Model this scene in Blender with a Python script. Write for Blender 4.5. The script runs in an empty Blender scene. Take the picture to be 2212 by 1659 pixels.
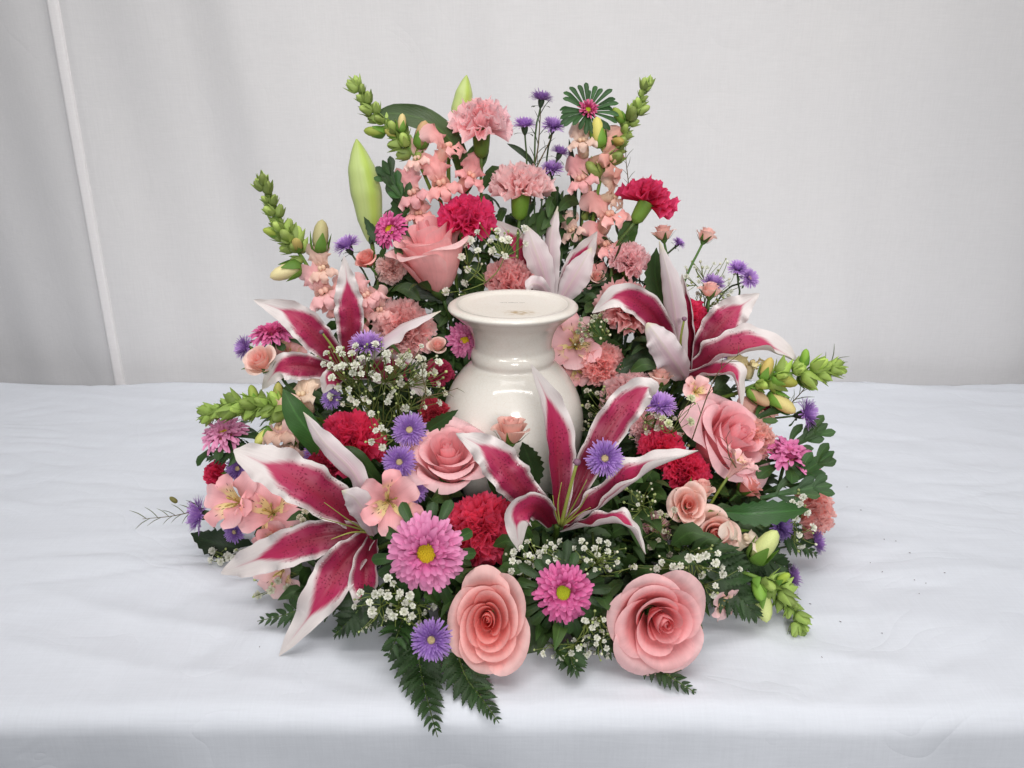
import bpy, math, random
import numpy as np
from mathutils import Vector, Matrix

R = math.radians
scene = bpy.context.scene
COL = scene.collection

# ------------------------------------------------------------------ camera
CAM = Vector((0.0, -0.80, 0.46))
PITCH = R(20.0)
F = 1736.0                       # focal length in pixels of a 2212 wide frame
RIGHT = Vector((1, 0, 0))
FWD = Vector((0, math.cos(PITCH), -math.sin(PITCH)))
UP = Vector((0, math.sin(PITCH), math.cos(PITCH)))
cd = bpy.data.cameras.new('camera')
cd.sensor_width = 36.0
cd.lens = 36.0 * F / 2212.0
cd.clip_start = 0.02
cd.clip_end = 60
cam = bpy.data.objects.new('camera', cd)
cam.location = CAM
cam.rotation_euler = (R(90) - PITCH, 0, 0)
COL.objects.link(cam)
scene.camera = cam

# ------------------------------------------------------------------ room light
w = bpy.data.worlds.new('World')
scene.world = w
w.use_nodes = True
bg = w.node_tree.nodes['Background']
bg.inputs[0].default_value = (0.89, 0.94, 1.0, 1)
bg.inputs[1].default_value = 0.13

def area(name, loc, target, sx, sy, power, color, spread=math.pi):
    l = bpy.data.lights.new(name, 'AREA')
    l.shape = 'RECTANGLE'
    l.size, l.size_y = sx, sy
    l.energy = power
    l.color = color
    o = bpy.data.objects.new(name, l)
    o.location = loc
    l.spread = spread
    o.rotation_euler = (Vector(target) - Vector(loc)).to_track_quat('-Z', 'Y').to_euler()
    COL.objects.link(o)
    return o

area('ceiling_tube_light', (0.0, -1.15, 1.95), (0, 0.1, 0.1), 2.6, 0.10, 16, (1.0, 0.97, 0.93))
area('ceiling_panel_light', (0.0, -0.25, 2.1), (0.0, -0.1, 0.0), 1.3, 1.0, 14, (1.0, 0.98, 0.96))
area('front_room_light', (0.30, -2.8, 1.35), (0.08, 0.3, 0.14), 0.8, 0.6, 2.05, (1.0, 0.985, 0.965), R(37))

vs = scene.view_settings
vs.view_transform = 'Standard'
vs.look = 'None'
vs.exposure = 0.36
vs.gamma = 1.0
vs.use_curve_mapping = False

# ------------------------------------------------------------------ helpers
def lin(c):
    c = c / 255.0
    return c / 12.92 if c <= 0.04045 else ((c + 0.055) / 1.055) ** 2.4

def C(r, g, b, k=1.0):
    return (lin(r) * k, lin(g) * k, lin(b) * k, 1.0)

def at(px, py, Y):
    d = FWD + RIGHT * ((px - 1106.0) / F) + UP * ((829.5 - py) / F)
    return CAM + d * ((Y - CAM.y) / d.y)

def mpp(p):
    return (p - CAM).dot(FWD) / F

def interp(x, xs, ys):
    return float(np.interp(x, xs, ys))

def Yd(px, py):
    y = interp(py, [165, 500, 640, 760, 850, 950, 1050, 1150, 1250, 1350, 1450],
               [.12, .10, .08, .03, -.02, -.08, -.13, -.17, -.212, -.245, -.262])
    t = min(1, max(0, (abs(px - 1106) - 300) / 350))
    if py > 700:
        y += .06 * t * t * (3 - 2 * t)
    return y

def face(r, u, c):
    return (RIGHT * r + UP * u - FWD * c).normalized()

def frame(axis, twist=0.0):
    z = axis.normalized()
    ref = UP if abs(z.dot(UP)) < 0.95 else RIGHT
    x = ref.cross(z).normalized()
    y = z.cross(x)
    m = Matrix((x, y, z)).transposed()
    return m @ Matrix.Rotation(twist, 3, 'Z')

def m4(rot=None, loc=(0, 0, 0), s=1.0):
    m = Matrix.Translation(Vector(loc))
    if rot is not None:
        m = m @ rot.to_4x4()
    if isinstance(s, (tuple, list)):
        return m @ Matrix.Diagonal((*s, 1))
    return m @ Matrix.Scale(s, 4)

class MB:
    """collects vertices / faces / uvs"""
    def __init__(self):
        self.v, self.f, self.uv, self.mi = [], [], [], []
    def grid(self, P, U, V, mi=0, flip=False, closed=False):
        nv, nu = len(P), len(P[0])
        b = len(self.v)
        for row in P:
            self.v.extend([tuple(p) for p in row])
        for j in range(nv):
            for i in range(nu):
                self.uv.append((U[j][i], V[j][i]))
        for j in range(nv - 1):
            for i in range(nu if closed else nu - 1):
                i2 = (i + 1) % nu
                q = [b + j * nu + i, b + j * nu + i2, b + (j + 1) * nu + i2, b + (j + 1) * nu + i]
                self.f.append(q[::-1] if flip else q)
                self.mi.append(mi)
    def tube(self, pts, radii, n=6, mi=0, cap=True):
        pts = [Vector(p) for p in pts]
        P, U, V = [], [], []
        prev = None
        for k, p in enumerate(pts):
            t = (pts[min(k + 1, len(pts) - 1)] - pts[max(k - 1, 0)])
            t = t.normalized() if t.length > 1e-9 else Vector((0, 0, 1))
            if prev is None:
                a = Vector((1, 0, 0)) if abs(t.x) < .9 else Vector((0, 1, 0))
                x = t.cross(a).normalized()
            else:
                x = (prev - t * prev.dot(t)).normalized()
            prev = x
            y = t.cross(x)
            r = radii[k] if isinstance(radii, (list, tuple)) else radii
            P.append([p + x * (r * math.cos(2 * math.pi * i / n)) + y * (r * math.sin(2 * math.pi * i / n)) for i in range(n)])
            U.append([i / n for i in range(n)])
            V.append([k / (len(pts) - 1)] * n)
        b = len(self.v)
        self.grid(P, U, V, mi, closed=True)
        if cap:
            self.f.append([b + i for i in range(n)][::-1]); self.mi.append(mi)
            e = b + (len(pts) - 1) * n
            self.f.append([e + i for i in range(n)]); self.mi.append(mi)
    def mesh(self, name, mats, smooth=True):
        me = bpy.data.meshes.new(name)
        me.from_pydata(self.v, [], self.f)
        uvl = me.uv_layers.new(name='UVMap')
        idx = np.empty(len(me.loops), dtype=np.int32)
        me.loops.foreach_get('vertex_index', idx)
        uvl.data.foreach_set('uv', np.asarray(self.uv, dtype=np.float32)[idx].ravel())
        for m in (mats if isinstance(mats, (list, tuple)) else [mats]):
            me.materials.append(m)
        me.polygons.foreach_set('material_index', np.asarray(self.mi, dtype=np.int32))
        me.polygons.foreach_set('use_smooth', np.full(len(me.polygons), smooth))
        me.update()
        return me

def thing(name, label, cat, loc, group=None):
    o = bpy.data.objects.new(name, None)
    o.empty_display_size = 0.01
    o.location = loc
    COL.objects.link(o)
    o['label'] = label
    o['category'] = cat
    if group:
        o['group'] = group
    return o

def part(name, me, parent, m=None, color=None, kind=None):
    o = bpy.data.objects.new(name, me)
    COL.objects.link(o)
    o.parent = parent
    if m is not None:
        o.matrix_basis = m
    if color is not None:
        o.color = color
    if kind:
        o['kind'] = kind
    return o

def single(name, me, label, cat, loc, group=None, color=None, kind=None):
    o = bpy.data.objects.new(name, me)
    o.location = loc
    COL.objects.link(o)
    if label:
        o['label'] = label
    if cat:
        o['category'] = cat
    if group:
        o['group'] = group
    if kind:
        o['kind'] = kind
    if color is not None:
        o.color = color
    return o

def cr(pts, n):
    """Catmull-Rom through pts, n samples"""
    pts = [Vector(p) for p in pts]
    if len(pts) == 2:
        return [pts[0].lerp(pts[1], k / (n - 1)) for k in range(n)]
    e = [pts[0] * 2 - pts[1]] + pts + [pts[-1] * 2 - pts[-2]]
    out = []
    segs = len(pts) - 1
    for k in range(n):
        s = k / (n - 1) * segs
        i = min(int(s), segs - 1)
        t = s - i
        a, b, c, d = e[i], e[i + 1], e[i + 2], e[i + 3]
        out.append(0.5 * ((2 * b) + (c - a) * t + (2 * a - 5 * b + 4 * c - d) * t * t + (3 * b - a - 3 * c + d) * t ** 3))
    return out

def arc(k, s):
    """point on an arc of curvature k at arc length s"""
    if abs(k) < 1e-6:
        return s, 0.0
    return math.sin(k * s) / k, (1 - math.cos(k * s)) / k

def ribbon(mb, line, normals, prof, W, phiL=10, phiR=10, ruf=0.0, freq=3.0, seed=0, nu=9, groove=0.05, thick=0.0, mi=0, mib=0, teeth=0.0, phiprof=None, edge=0.0):
    """a petal or leaf along line (list of Vector). normals: Vector or list. W: max half width.
    phiL/phiR: degrees by which the left/right edge curls towards the normal."""
    n = len(line)
    rng = random.Random(seed)
    pa, pb = rng.uniform(0, 6.28), rng.uniform(0, 6.28)
    P, Q, U, V = [], [], [], []
    for j in range(n):
        v = j / (n - 1)
        T = (line[min(j + 1, n - 1)] - line[max(j - 1, 0)]).normalized()
        N = normals[j] if isinstance(normals, list) else normals
        N = (N - T * N.dot(T)).normalized()
        B = T.cross(N)
        hw = max(W * interp(v, *prof), W * 0.012) * (1 + edge * (math.sin(freq * 2.9 * math.pi * v + pa) + .6 * math.sin(freq * 5.3 * math.pi * v + pb)))
        pp = interp(v, *phiprof) if phiprof else 1.0
        row, rowb, ru, rv = [], [], [], []
        for i in range(nu):
            u = -1 + 2 * i / (nu - 1)
            ph = R(phiR if u > 0 else phiL) * pp
            hwe = hw * (1 + (teeth * (1 if (j % 2) else -1) if abs(u) > .98 else 0))
            x, z = arc(ph / hwe, abs(u) * hwe)
            x *= 1 if u > 0 else -1
            wav = math.sin(freq * 2 * math.pi * v + (pa if u > 0 else pb)) + .5 * math.sin(freq * 3.7 * math.pi * v + pb * 2 + u)
            z += ruf * hw * abs(u) ** 2.2 * wav - groove * W * math.exp(-(u / .16) ** 2) * (1 - v)
            p = line[j] + B * x + N * z
            row.append(p)
            if thick:
                e = 1 - abs(u) ** 6
                rowb.append(p - N * thick * (0.15 + .85 * e))
            ru.append((u + 1) / 2); rv.append(v)
        P.append(row); Q.append(rowb); U.append(ru); V.append(rv)
    mb.grid(P, U, V, mi, flip=False)
    if thick:
        mb.grid(Q, U, V, mib, flip=True)

# ------------------------------------------------------------------ materials
def newmat(name):
    m = bpy.data.materials.new(name)
    m.use_nodes = True
    nt = m.node_tree
    nt.nodes.clear()
    out = nt.nodes.new('ShaderNodeOutputMaterial')
    return m, nt, out

def N(nt, t, **kw):
    n = nt.nodes.new(t)
    for k, v in kw.items():
        setattr(n, k, v)
    return n

def inp(nt, sock, v):
    if isinstance(v, bpy.types.NodeSocket):
        nt.links.new(v, sock)
    elif v is not None:
        sock.default_value = v

def math_(nt, op, a, b=None, c=None, clamp=False):
    n = N(nt, 'ShaderNodeMath', operation=op, use_clamp=clamp)
    for i, x in enumerate((a, b, c)):
        if x is not None:
            inp(nt, n.inputs[i], x)
    return n.outputs[0]

def mix(nt, f, a, b, blend='MIX'):
    n = N(nt, 'ShaderNodeMix', data_type='RGBA', blend_type=blend)
    inp(nt, n.inputs[0], f); inp(nt, n.inputs[6], a); inp(nt, n.inputs[7], b)
    return n.outputs[2]

def sstep(nt, x, a, b):
    n = N(nt, 'ShaderNodeMapRange', interpolation_type='SMOOTHSTEP')
    inp(nt, n.inputs[0], x)
    inp(nt, n.inputs[1], a); inp(nt, n.inputs[2], b)
    return n.outputs[0]

def noise(nt, scale, detail=3, vec=None, out=0):
    n = N(nt, 'ShaderNodeTexNoise')
    n.inputs['Scale'].default_value = scale
    n.inputs['Detail'].default_value = detail
    if vec is not None:
        nt.links.new(vec, n.inputs['Vector'])
    return n.outputs[out]

def bump(nt, h, strength, dist):
    b = N(nt, 'ShaderNodeBump')
    b.inputs['Strength'].default_value = strength
    b.inputs['Distance'].default_value = dist
    nt.links.new(h, b.inputs['Height'])
    return b.outputs[0]

def finish(nt, out, color, rough=.5, spec=.4, trans=0.0, normal=None, tcol=None, coat=0.0):
    p = N(nt, 'ShaderNodeBsdfPrincipled')
    inp(nt, p.inputs['Base Color'], color)
    inp(nt, p.inputs['Roughness'], rough)
    p.inputs['Specular IOR Level'].default_value = spec
    p.inputs['Coat Weight'].default_value = coat
    p.inputs['Coat Roughness'].default_value = .08
    if normal is not None:
        nt.links.new(normal, p.inputs['Normal'])
    if trans:
        t = N(nt, 'ShaderNodeBsdfTranslucent')
        inp(nt, t.inputs['Color'], tcol if tcol is not None else color)
        if normal is not None:
            nt.links.new(normal, t.inputs['Normal'])
        mx = N(nt, 'ShaderNodeMixShader')
        mx.inputs[0].default_value = trans
        nt.links.new(p.outputs[0], mx.inputs[1]); nt.links.new(t.outputs[0], mx.inputs[2])
        nt.links.new(mx.outputs[0], out.inputs[0])
    else:
        nt.links.new(p.outputs[0], out.inputs[0])
    return p

def uvs(nt):
    u = N(nt, 'ShaderNodeUVMap', uv_map='UVMap')
    s = N(nt, 'ShaderNodeSeparateXYZ')
    nt.links.new(u.outputs[0], s.inputs[0])
    return u.outputs[0], s.outputs[0], s.outputs[1]

def objcol(nt):
    n = N(nt, 'ShaderNodeObjectInfo')
    return n.outputs['Color'], n.outputs['Random']

def petal_mat(name, rim=.35, basek=.25, vein=.10, trans=.30, rough=.55, basecol=(1, .84, .66, 1)):
    """object colour; paler towards the rim, pale yellowish towards the claw, fine length-wise veins"""
    m, nt, out = newmat(name)
    uv, u, v = uvs(nt)
    oc, rnd = objcol(nt)
    mp = N(nt, 'ShaderNodeMapping')
    mp.inputs['Scale'].default_value = (26, 1.6, 1)
    nt.links.new(uv, mp.inputs[0])
    ve = noise(nt, 1.0, 4, mp.outputs[0])
    tc = N(nt, 'ShaderNodeTexCoord')
    bl = noise(nt, 90, 3, tc.outputs['Object'])
    gm = N(nt, 'ShaderNodeGamma'); gm.inputs[1].default_value = .55
    nt.links.new(oc, gm.inputs[0])
    col = mix(nt, math_(nt, 'MULTIPLY', sstep(nt, v, .55, 1.0), min(1, rim * 2)), oc, gm.outputs[0])
    col = mix(nt, math_(nt, 'MULTIPLY', sstep(nt, v, .35, .0), basek), col, basecol)
    k = math_(nt, 'MULTIPLY_ADD', ve, 2 * vein, 1 - vein)
    k = math_(nt, 'MULTIPLY', k, math_(nt, 'MULTIPLY_ADD', bl, .30, .85))
    k = math_(nt, 'MULTIPLY', k, math_(nt, 'MULTIPLY_ADD', rnd, .14, .93))
    cm = N(nt, 'ShaderNodeVectorMath', operation='SCALE')
    nt.links.new(col, cm.inputs[0]); nt.links.new(k, cm.inputs['Scale'])
    finish(nt, out, cm.outputs[0], rough, .35, trans, bump(nt, ve, .25, .0006))
    return m

M = {}
M['petal'] = petal_mat('petal')
M['carnation'] = petal_mat('carnation_petal', rim=.30, basek=.0, vein=.12, trans=.55, rough=.6)
M['rose'] = petal_mat('rose_petal', rim=.30, basek=.10, vein=.13, trans=.40, rough=.5)
M['ray'] = petal_mat('ray_petal', rim=.24, basek=.10, vein=.10, trans=.22)
M['white'] = petal_mat('white_petal', rim=.0, basek=.3, vein=.05, trans=.25, basecol=(.55, .7, .3, 1))

def leaf_mat(name, gloss=.42, trans=.16, vein=True, island=False, wc=(.74, .72, .46, 1), yc=(1.15, .95, .40, 1)):
    m, nt, out = newmat(name)
    uv, u, v = uvs(nt)
    oc, rnd = objcol(nt)
    if island:
        g = N(nt, 'ShaderNodeNewGeometry')
        rnd = g.outputs['Random Per Island']
    tc = N(nt, 'ShaderNodeTexCoord')
    bl = noise(nt, 60, 4, tc.outputs['Object'])
    k = math_(nt, 'MULTIPLY', math_(nt, 'MULTIPLY_ADD', bl, .7, .65), math_(nt, 'MULTIPLY_ADD', rnd, .6, .7))
    cm = N(nt, 'ShaderNodeVectorMath', operation='SCALE')
    warm = mix(nt, 1.0, oc, wc, 'MULTIPLY')
    yel = mix(nt, math_(nt, 'MULTIPLY', sstep(nt, noise(nt, 22, 2, tc.outputs['Object']), .5, .8), .35), warm, mix(nt, 1.0, oc, yc, 'MULTIPLY'))
    nt.links.new(yel, cm.inputs[0]); nt.links.new(k, cm.inputs['Scale'])
    col = cm.outputs[0]
    mp = N(nt, 'ShaderNodeMapping'); mp.inputs['Scale'].default_value = (22, 1.5, 1)
    nt.links.new(uv, mp.inputs[0])
    st = noise(nt, 1.0, 3, mp.outputs[0])
    if vein:
        au = math_(nt, 'ABSOLUTE', math_(nt, 'SUBTRACT', u, .5))
        sv = math_(nt, 'SINE', math_(nt, 'MULTIPLY', math_(nt, 'SUBTRACT', math_(nt, 'MULTIPLY', v, 13.0), math_(nt, 'MULTIPLY', au, 9.0)), 6.283))
        sv = sstep(nt, sv, .80, 1.0)
        l2 = N(nt, 'ShaderNodeVectorMath', operation='SCALE'); l2.inputs['Scale'].default_value = 1.5
        nt.links.new(col, l2.inputs[0])
        col = mix(nt, math_(nt, 'MULTIPLY', sv, .45), col, l2.outputs[0])
        st = math_(nt, 'SUBTRACT', st, math_(nt, 'MULTIPLY', sv, .8))
        mid = math_(nt, 'SUBTRACT', 1, sstep(nt, math_(nt, 'ABSOLUTE', math_(nt, 'SUBTRACT', u, .5)), .0, .07))
        lt = N(nt, 'ShaderNodeVectorMath', operation='SCALE'); lt.inputs['Scale'].default_value = 1.9
        nt.links.new(col, lt.inputs[0])
        col = mix(nt, math_(nt, 'MULTIPLY', mid, .55), col, lt.outputs[0])
    finish(nt, out, col, gloss, .45, trans, bump(nt, st, .35, .0007))
    return m

M['leaf'] = leaf_mat('leaf')
M['stem'] = leaf_mat('stem', .5, 0, False)
M['bud'] = leaf_mat('bud_green', .58, .2, False, False, (1.0, .98, .92, 1), (1.12, 1.06, .8, 1))
M['foliage'] = leaf_mat('foliage', .5, .12, True, True)

def lily_front():
    m, nt, out = newmat('lily_petal_inside')
    uv, u, v = uvs(nt)
    oi, rnd = objcol(nt)
    mp = N(nt, 'ShaderNodeMapping'); mp.inputs['Scale'].default_value = (9, 2.2, 1)
    nt.links.new(uv, mp.inputs[0])
    st = noise(nt, 1.3, 4, mp.outputs[0])
    au = math_(nt, 'ABSOLUTE', math_(nt, 'SUBTRACT', u, .5))          # 0 centre .. .5 edge
    # band half width along the petal
    bw = N(nt, 'ShaderNodeFloatCurve')
    cv = bw.mapping.curves[0]
    cv.points[0].location = (0, .50); cv.points[1].location = (1, -.12)
    for p in ((.28, .46), (.46, .42), (.60, .32), (.71, .17), (.80, .02), (.88, -.11)):
        cv.points.new(*p)
    bw.mapping.update()
    nt.links.new(v, bw.inputs['Value'])
    edge = math_(nt, 'ADD', math_(nt, 'SUBTRACT', bw.outputs[0], au), math_(nt, 'MULTIPLY_ADD', st, .16, -.08))
    band = sstep(nt, edge, -.05, .13)
    core = math_(nt, 'MULTIPLY', sstep(nt, au, .30, .02), sstep(nt, v, .95, .25))
    white = mix(nt, st, C(238, 233, 230), C(228, 217, 217))
    pink = mix(nt, st, C(206, 68, 122), C(188, 38, 86))
    pink = mix(nt, math_(nt, 'MULTIPLY', core, .75), pink, C(172, 24, 54))
    pink = mix(nt, math_(nt, 'MULTIPLY', sstep(nt, v, .72, .10), .9), pink, C(108, 18, 42))
    col = mix(nt, band, white, pink)
    vo = N(nt, 'ShaderNodeTexVoronoi')
    mp2 = N(nt, 'ShaderNodeMapping'); mp2.inputs['Scale'].default_value = (17, 54, 1)
    nt.links.new(uv, mp2.inputs[0]); nt.links.new(mp2.outputs[0], vo.inputs['Vector'])
    vo.inputs['Scale'].default_value = 1.0
    dot = sstep(nt, vo.outputs['Distance'], .34, .20)
    dsep = N(nt, 'ShaderNodeSeparateColor'); nt.links.new(vo.outputs['Color'], dsep.inputs[0])
    keep = math_(nt, 'GREATER_THAN', dsep.outputs[0], .25)
    dm = math_(nt, 'MULTIPLY', math_(nt, 'MULTIPLY', dot, keep), sstep(nt, v, .70, .52))
    dm = math_(nt, 'MULTIPLY', dm, sstep(nt, edge, -.06, .02))
    col = mix(nt, math_(nt, 'MULTIPLY', dm, .6), col, C(104, 12, 44))
    hgt = math_(nt, 'ADD', math_(nt, 'MULTIPLY', dm, .8), st)
    finish(nt, out, col, .46, .4, .26, bump(nt, hgt, .6, .0009))
    return m

def lily_back():
    m, nt, out = newmat('lily_petal_outside')
    uv, u, v = uvs(nt)
    mp = N(nt, 'ShaderNodeMapping'); mp.inputs['Scale'].default_value = (14, 1.4, 1)
    nt.links.new(uv, mp.inputs[0])
    st = noise(nt, 1.3, 4, mp.outputs[0])
    au = math_(nt, 'ABSOLUTE', math_(nt, 'SUBTRACT', u, .5))
    col = mix(nt, st, C(232, 225, 224), C(220, 205, 210))
    col = mix(nt, math_(nt, 'MULTIPLY', math_(nt, 'MULTIPLY', sstep(nt, au, .38, .05), sstep(nt, v, .85, .3)), .5), col, C(214, 160, 182))
    col = mix(nt, math_(nt, 'MULTIPLY', sstep(nt, v, .86, 1.0), .55), col, C(222, 222, 176))
    col = mix(nt, math_(nt, 'MULTIPLY', sstep(nt, au, .06, .0), .3), col, C(205, 205, 170))
    finish(nt, out, col, .5, .35, .26, bump(nt, st, .45, .0008))
    return m
M['lily_in'] = lily_front()
M['lily_out'] = lily_back()

def alstro_inner():
    m, nt, out = newmat('alstroemeria_streaked')
    uv, u, v = uvs(nt)
    oc, rnd = objcol(nt)
    mid = math_(nt, 'MULTIPLY', sstep(nt, v, .72, .42), 1.0)
    col = mix(nt, mid, oc, C(240, 222, 160))
    vo = N(nt, 'ShaderNodeTexVoronoi'); vo.inputs['Scale'].default_value = 1
    mp = N(nt, 'ShaderNodeMapping'); mp.inputs['Scale'].default_value = (9, 6, 1)
    nt.links.new(uv, mp.inputs[0]); nt.links.new(mp.outputs[0], vo.inputs['Vector'])
    sx = sstep(nt, vo.outputs['Distance'], .30, .17)
    mk = math_(nt, 'MULTIPLY', sx, math_(nt, 'MULTIPLY', sstep(nt, v, .78, .66), sstep(nt, v, .18, .3)))
    col = mix(nt, math_(nt, 'MULTIPLY', mk, .9), col, C(92, 36, 40))
    finish(nt, out, col, .5, .4, .25)
    return m
M['alstro'] = alstro_inner()

def lilybud_mat():
    m, nt, out = newmat('lily_bud')
    uv, u, v = uvs(nt)
    a = math_(nt, 'FRACT', math_(nt, 'MULTIPLY', u, 3.0))
    rib = sstep(nt, math_(nt, 'ABSOLUTE', math_(nt, 'SUBTRACT', a, .5)), .02, .30)
    mp = N(nt, 'ShaderNodeMapping'); mp.inputs['Scale'].default_value = (30, 1.5, 1)
    nt.links.new(uv, mp.inputs[0])
    st = noise(nt, 1.0, 4, mp.outputs[0])
    col = mix(nt, rib, C(178, 200, 92), C(192, 206, 136))
    col = mix(nt, math_(nt, 'MULTIPLY', st, .5), col, C(150, 176, 92))
    col = mix(nt, math_(nt, 'MULTIPLY', sstep(nt, v, .8, 1.0), .5), col, C(150, 165, 70))
    finish(nt, out, col, .4, .4, .0, bump(nt, st, .4, .001))
    return m
M['lilybud'] = lilybud_mat()

def vase_mat():
    m, nt, out = newmat('crackle_glaze')
    tc = N(nt, 'ShaderNodeTexCoord')
    vo = N(nt, 'ShaderNodeTexVoronoi', feature='DISTANCE_TO_EDGE')
    vo.inputs['Scale'].default_value = 260
    nt.links.new(tc.outputs['Object'], vo.inputs['Vector'])
    crack = math_(nt, 'SUBTRACT', 1, sstep(nt, vo.outputs['Distance'], .0, .06))
    n1 = noise(nt, 9, 5, tc.outputs['Object'])
    n2 = noise(nt, 300, 3, tc.outputs['Object'])
    col = mix(nt, sstep(nt, n1, .35, .7), C(222, 219, 212), C(214, 208, 199))
    col = mix(nt, math_(nt, 'MULTIPLY', crack, math_(nt, 'MULTIPLY_ADD', n1, .35, .0)), col, C(186, 164, 138))
    col = mix(nt, math_(nt, 'MULTIPLY', sstep(nt, n2, .55, .75), .12), col, C(206, 190, 168))
    # tan stain in the dished top
    ps = N(nt, 'ShaderNodeVectorMath', operation='MULTIPLY_ADD')
    nt.links.new(tc.outputs['Object'], ps.inputs[0])
    ps.inputs[1].default_value = (58, 90, 60)
    ps.inputs[2].default_value = (-.40, 2.45, -15.05)
    ln = N(nt, 'ShaderNodeVectorMath', operation='LENGTH'); nt.links.new(ps.outputs[0], ln.inputs[0])
    sm = math_(nt, 'MULTIPLY', sstep(nt, ln.outputs['Value'], 1.3, .3), sstep(nt, noise(nt, 140, 4, tc.outputs['Object']), .35, .65))
    col = mix(nt, math_(nt, 'MULTIPLY', sm, .75), col, C(160, 130, 78))
    sp = N(nt, 'ShaderNodeSeparateXYZ'); nt.links.new(tc.outputs['Object'], sp.inputs[0])
    rad = math_(nt, 'SQRT', math_(nt, 'ADD', math_(nt, 'MULTIPLY', sp.outputs[0], sp.outputs[0]), math_(nt, 'MULTIPLY', sp.outputs[1], sp.outputs[1])))
    dull = math_(nt, 'MULTIPLY', sstep(nt, rad, .058, .052), sstep(nt, sp.outputs[2], .2490, .2495))
    rgh = math_(nt, 'MULTIPLY_ADD', dull, .6, .12)
    finish(nt, out, col, rgh, .4, 0, bump(nt, n2, .015, .0005), coat=0.0)
    return m
M['vase'] = vase_mat()

def cloth_mat(name, c1, c2, weave=1900, rough=.9, trans=0.0, crease=1.3):
    m, nt, out = newmat(name)
    tc = N(nt, 'ShaderNodeTexCoord')
    uv, u, v = uvs(nt)
    n1 = noise(nt, 3.0, 4, tc.outputs['Object'])
    wv = noise(nt, weave, 2, tc.outputs['Object'])
    mp = N(nt, 'ShaderNodeMapping'); mp.inputs['Scale'].default_value = (500, 35, 35)
    nt.links.new(tc.outputs['Object'], mp.inputs[0])
    th = noise(nt, 1.0, 3, mp.outputs[0])
    mp2 = N(nt, 'ShaderNodeMapping'); mp2.inputs['Scale'].default_value = (35, 500, 500)
    nt.links.new(tc.outputs['Object'], mp2.inputs[0])
    th2 = noise(nt, 1.0, 3, mp2.outputs[0])
    t = math_(nt, 'ADD', math_(nt, 'MULTIPLY', th, .5), math_(nt, 'MULTIPLY', th2, .5))
    col = mix(nt, n1, c1, c2)
    k = math_(nt, 'MULTIPLY', math_(nt, 'MULTIPLY_ADD', t, .16, .92), math_(nt, 'MULTIPLY_ADD', wv, .10, .95))
    cm = N(nt, 'ShaderNodeVectorMath', operation='SCALE')
    nt.links.new(col, cm.inputs[0]); nt.links.new(k, cm.inputs['Scale'])
    fine = noise(nt, 22, 5, tc.outputs['Object'])
    wp = N(nt, 'ShaderNodeVectorMath', operation='MULTIPLY_ADD')
    nt.links.new(noise(nt, 4, 2, tc.outputs['Object'], 1), wp.inputs[0]); wp.inputs[1].default_value = (.35, .35, .35); nt.links.new(tc.outputs['Object'], wp.inputs[2])
    cm2 = N(nt, 'ShaderNodeMapping'); cm2.inputs['Scale'].default_value = (4.5, 11, 3); cm2.inputs['Rotation'].default_value = (0, 0, .35)
    nt.links.new(wp.outputs[0], cm2.inputs[0])
    cn = noise(nt, 1.0, 3, cm2.outputs[0])
    ridge = math_(nt, 'POWER', math_(nt, 'ABSOLUTE', math_(nt, 'MULTIPLY_ADD', cn, 2.0, -1.0)), .6)
    h = math_(nt, 'ADD', math_(nt, 'MULTIPLY', t, .25), math_(nt, 'ADD', fine, math_(nt, 'MULTIPLY', ridge, crease)))
    p = finish(nt, out, cm.outputs[0], rough, .15, trans, bump(nt, h, .16, .004))
    p.inputs['Sheen Weight'].default_value = .15
    return m
M['tablecloth'] = cloth_mat('tablecloth_cotton', C(217, 220, 228), C(209, 213, 221), crease=2.8)
M['backdrop'] = cloth_mat('backdrop_cotton', C(225, 223, 223), C(218, 217, 219), crease=1.0)
M['hem'] = cloth_mat('hem_cotton', C(238, 235, 235), C(234, 231, 232))

def plain(name, c, rough=.6, sc=200, var=.35, spec=.3):
    m, nt, out = newmat(name)
    tc = N(nt, 'ShaderNodeTexCoord')
    n = noise(nt, sc, 4, tc.outputs['Object'])
    cm = N(nt, 'ShaderNodeVectorMath', operation='SCALE')
    inp(nt, cm.inputs[0], c[:3]); nt.links.new(math_(nt, 'MULTIPLY_ADD', n, 2 * var, 1 - var), cm.inputs['Scale'])
    finish(nt, out, cm.outputs[0], rough, spec, 0, bump(nt, n, .5, .001))
    return m
M['foam'] = plain('wet_foam', C(38, 62, 40), .9)
M['dish'] = plain('dark_plastic', C(26, 34, 28), .4)
M['disc'] = plain('flower_disc', C(206, 178, 34), .8, 900, .35)
M['disc_green'] = plain('flower_disc_green', C(176, 186, 40), .8, 900, .35)
M['disc_pale'] = plain('flower_disc_pale', C(204, 184, 140), .8, 900, .3)
M['print'] = plain('grey_print', C(110, 106, 104), .6, 200, .1)
M['speck'] = plain('speck', C(86, 66, 72), .8)
M['twig'] = plain('brown_twig', C(98, 84, 56), .7)
M['stigma'] = plain('stigma', C(126, 92, 112), .6)

# ================================================================== the setting
from mathutils import noise as mn

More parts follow.
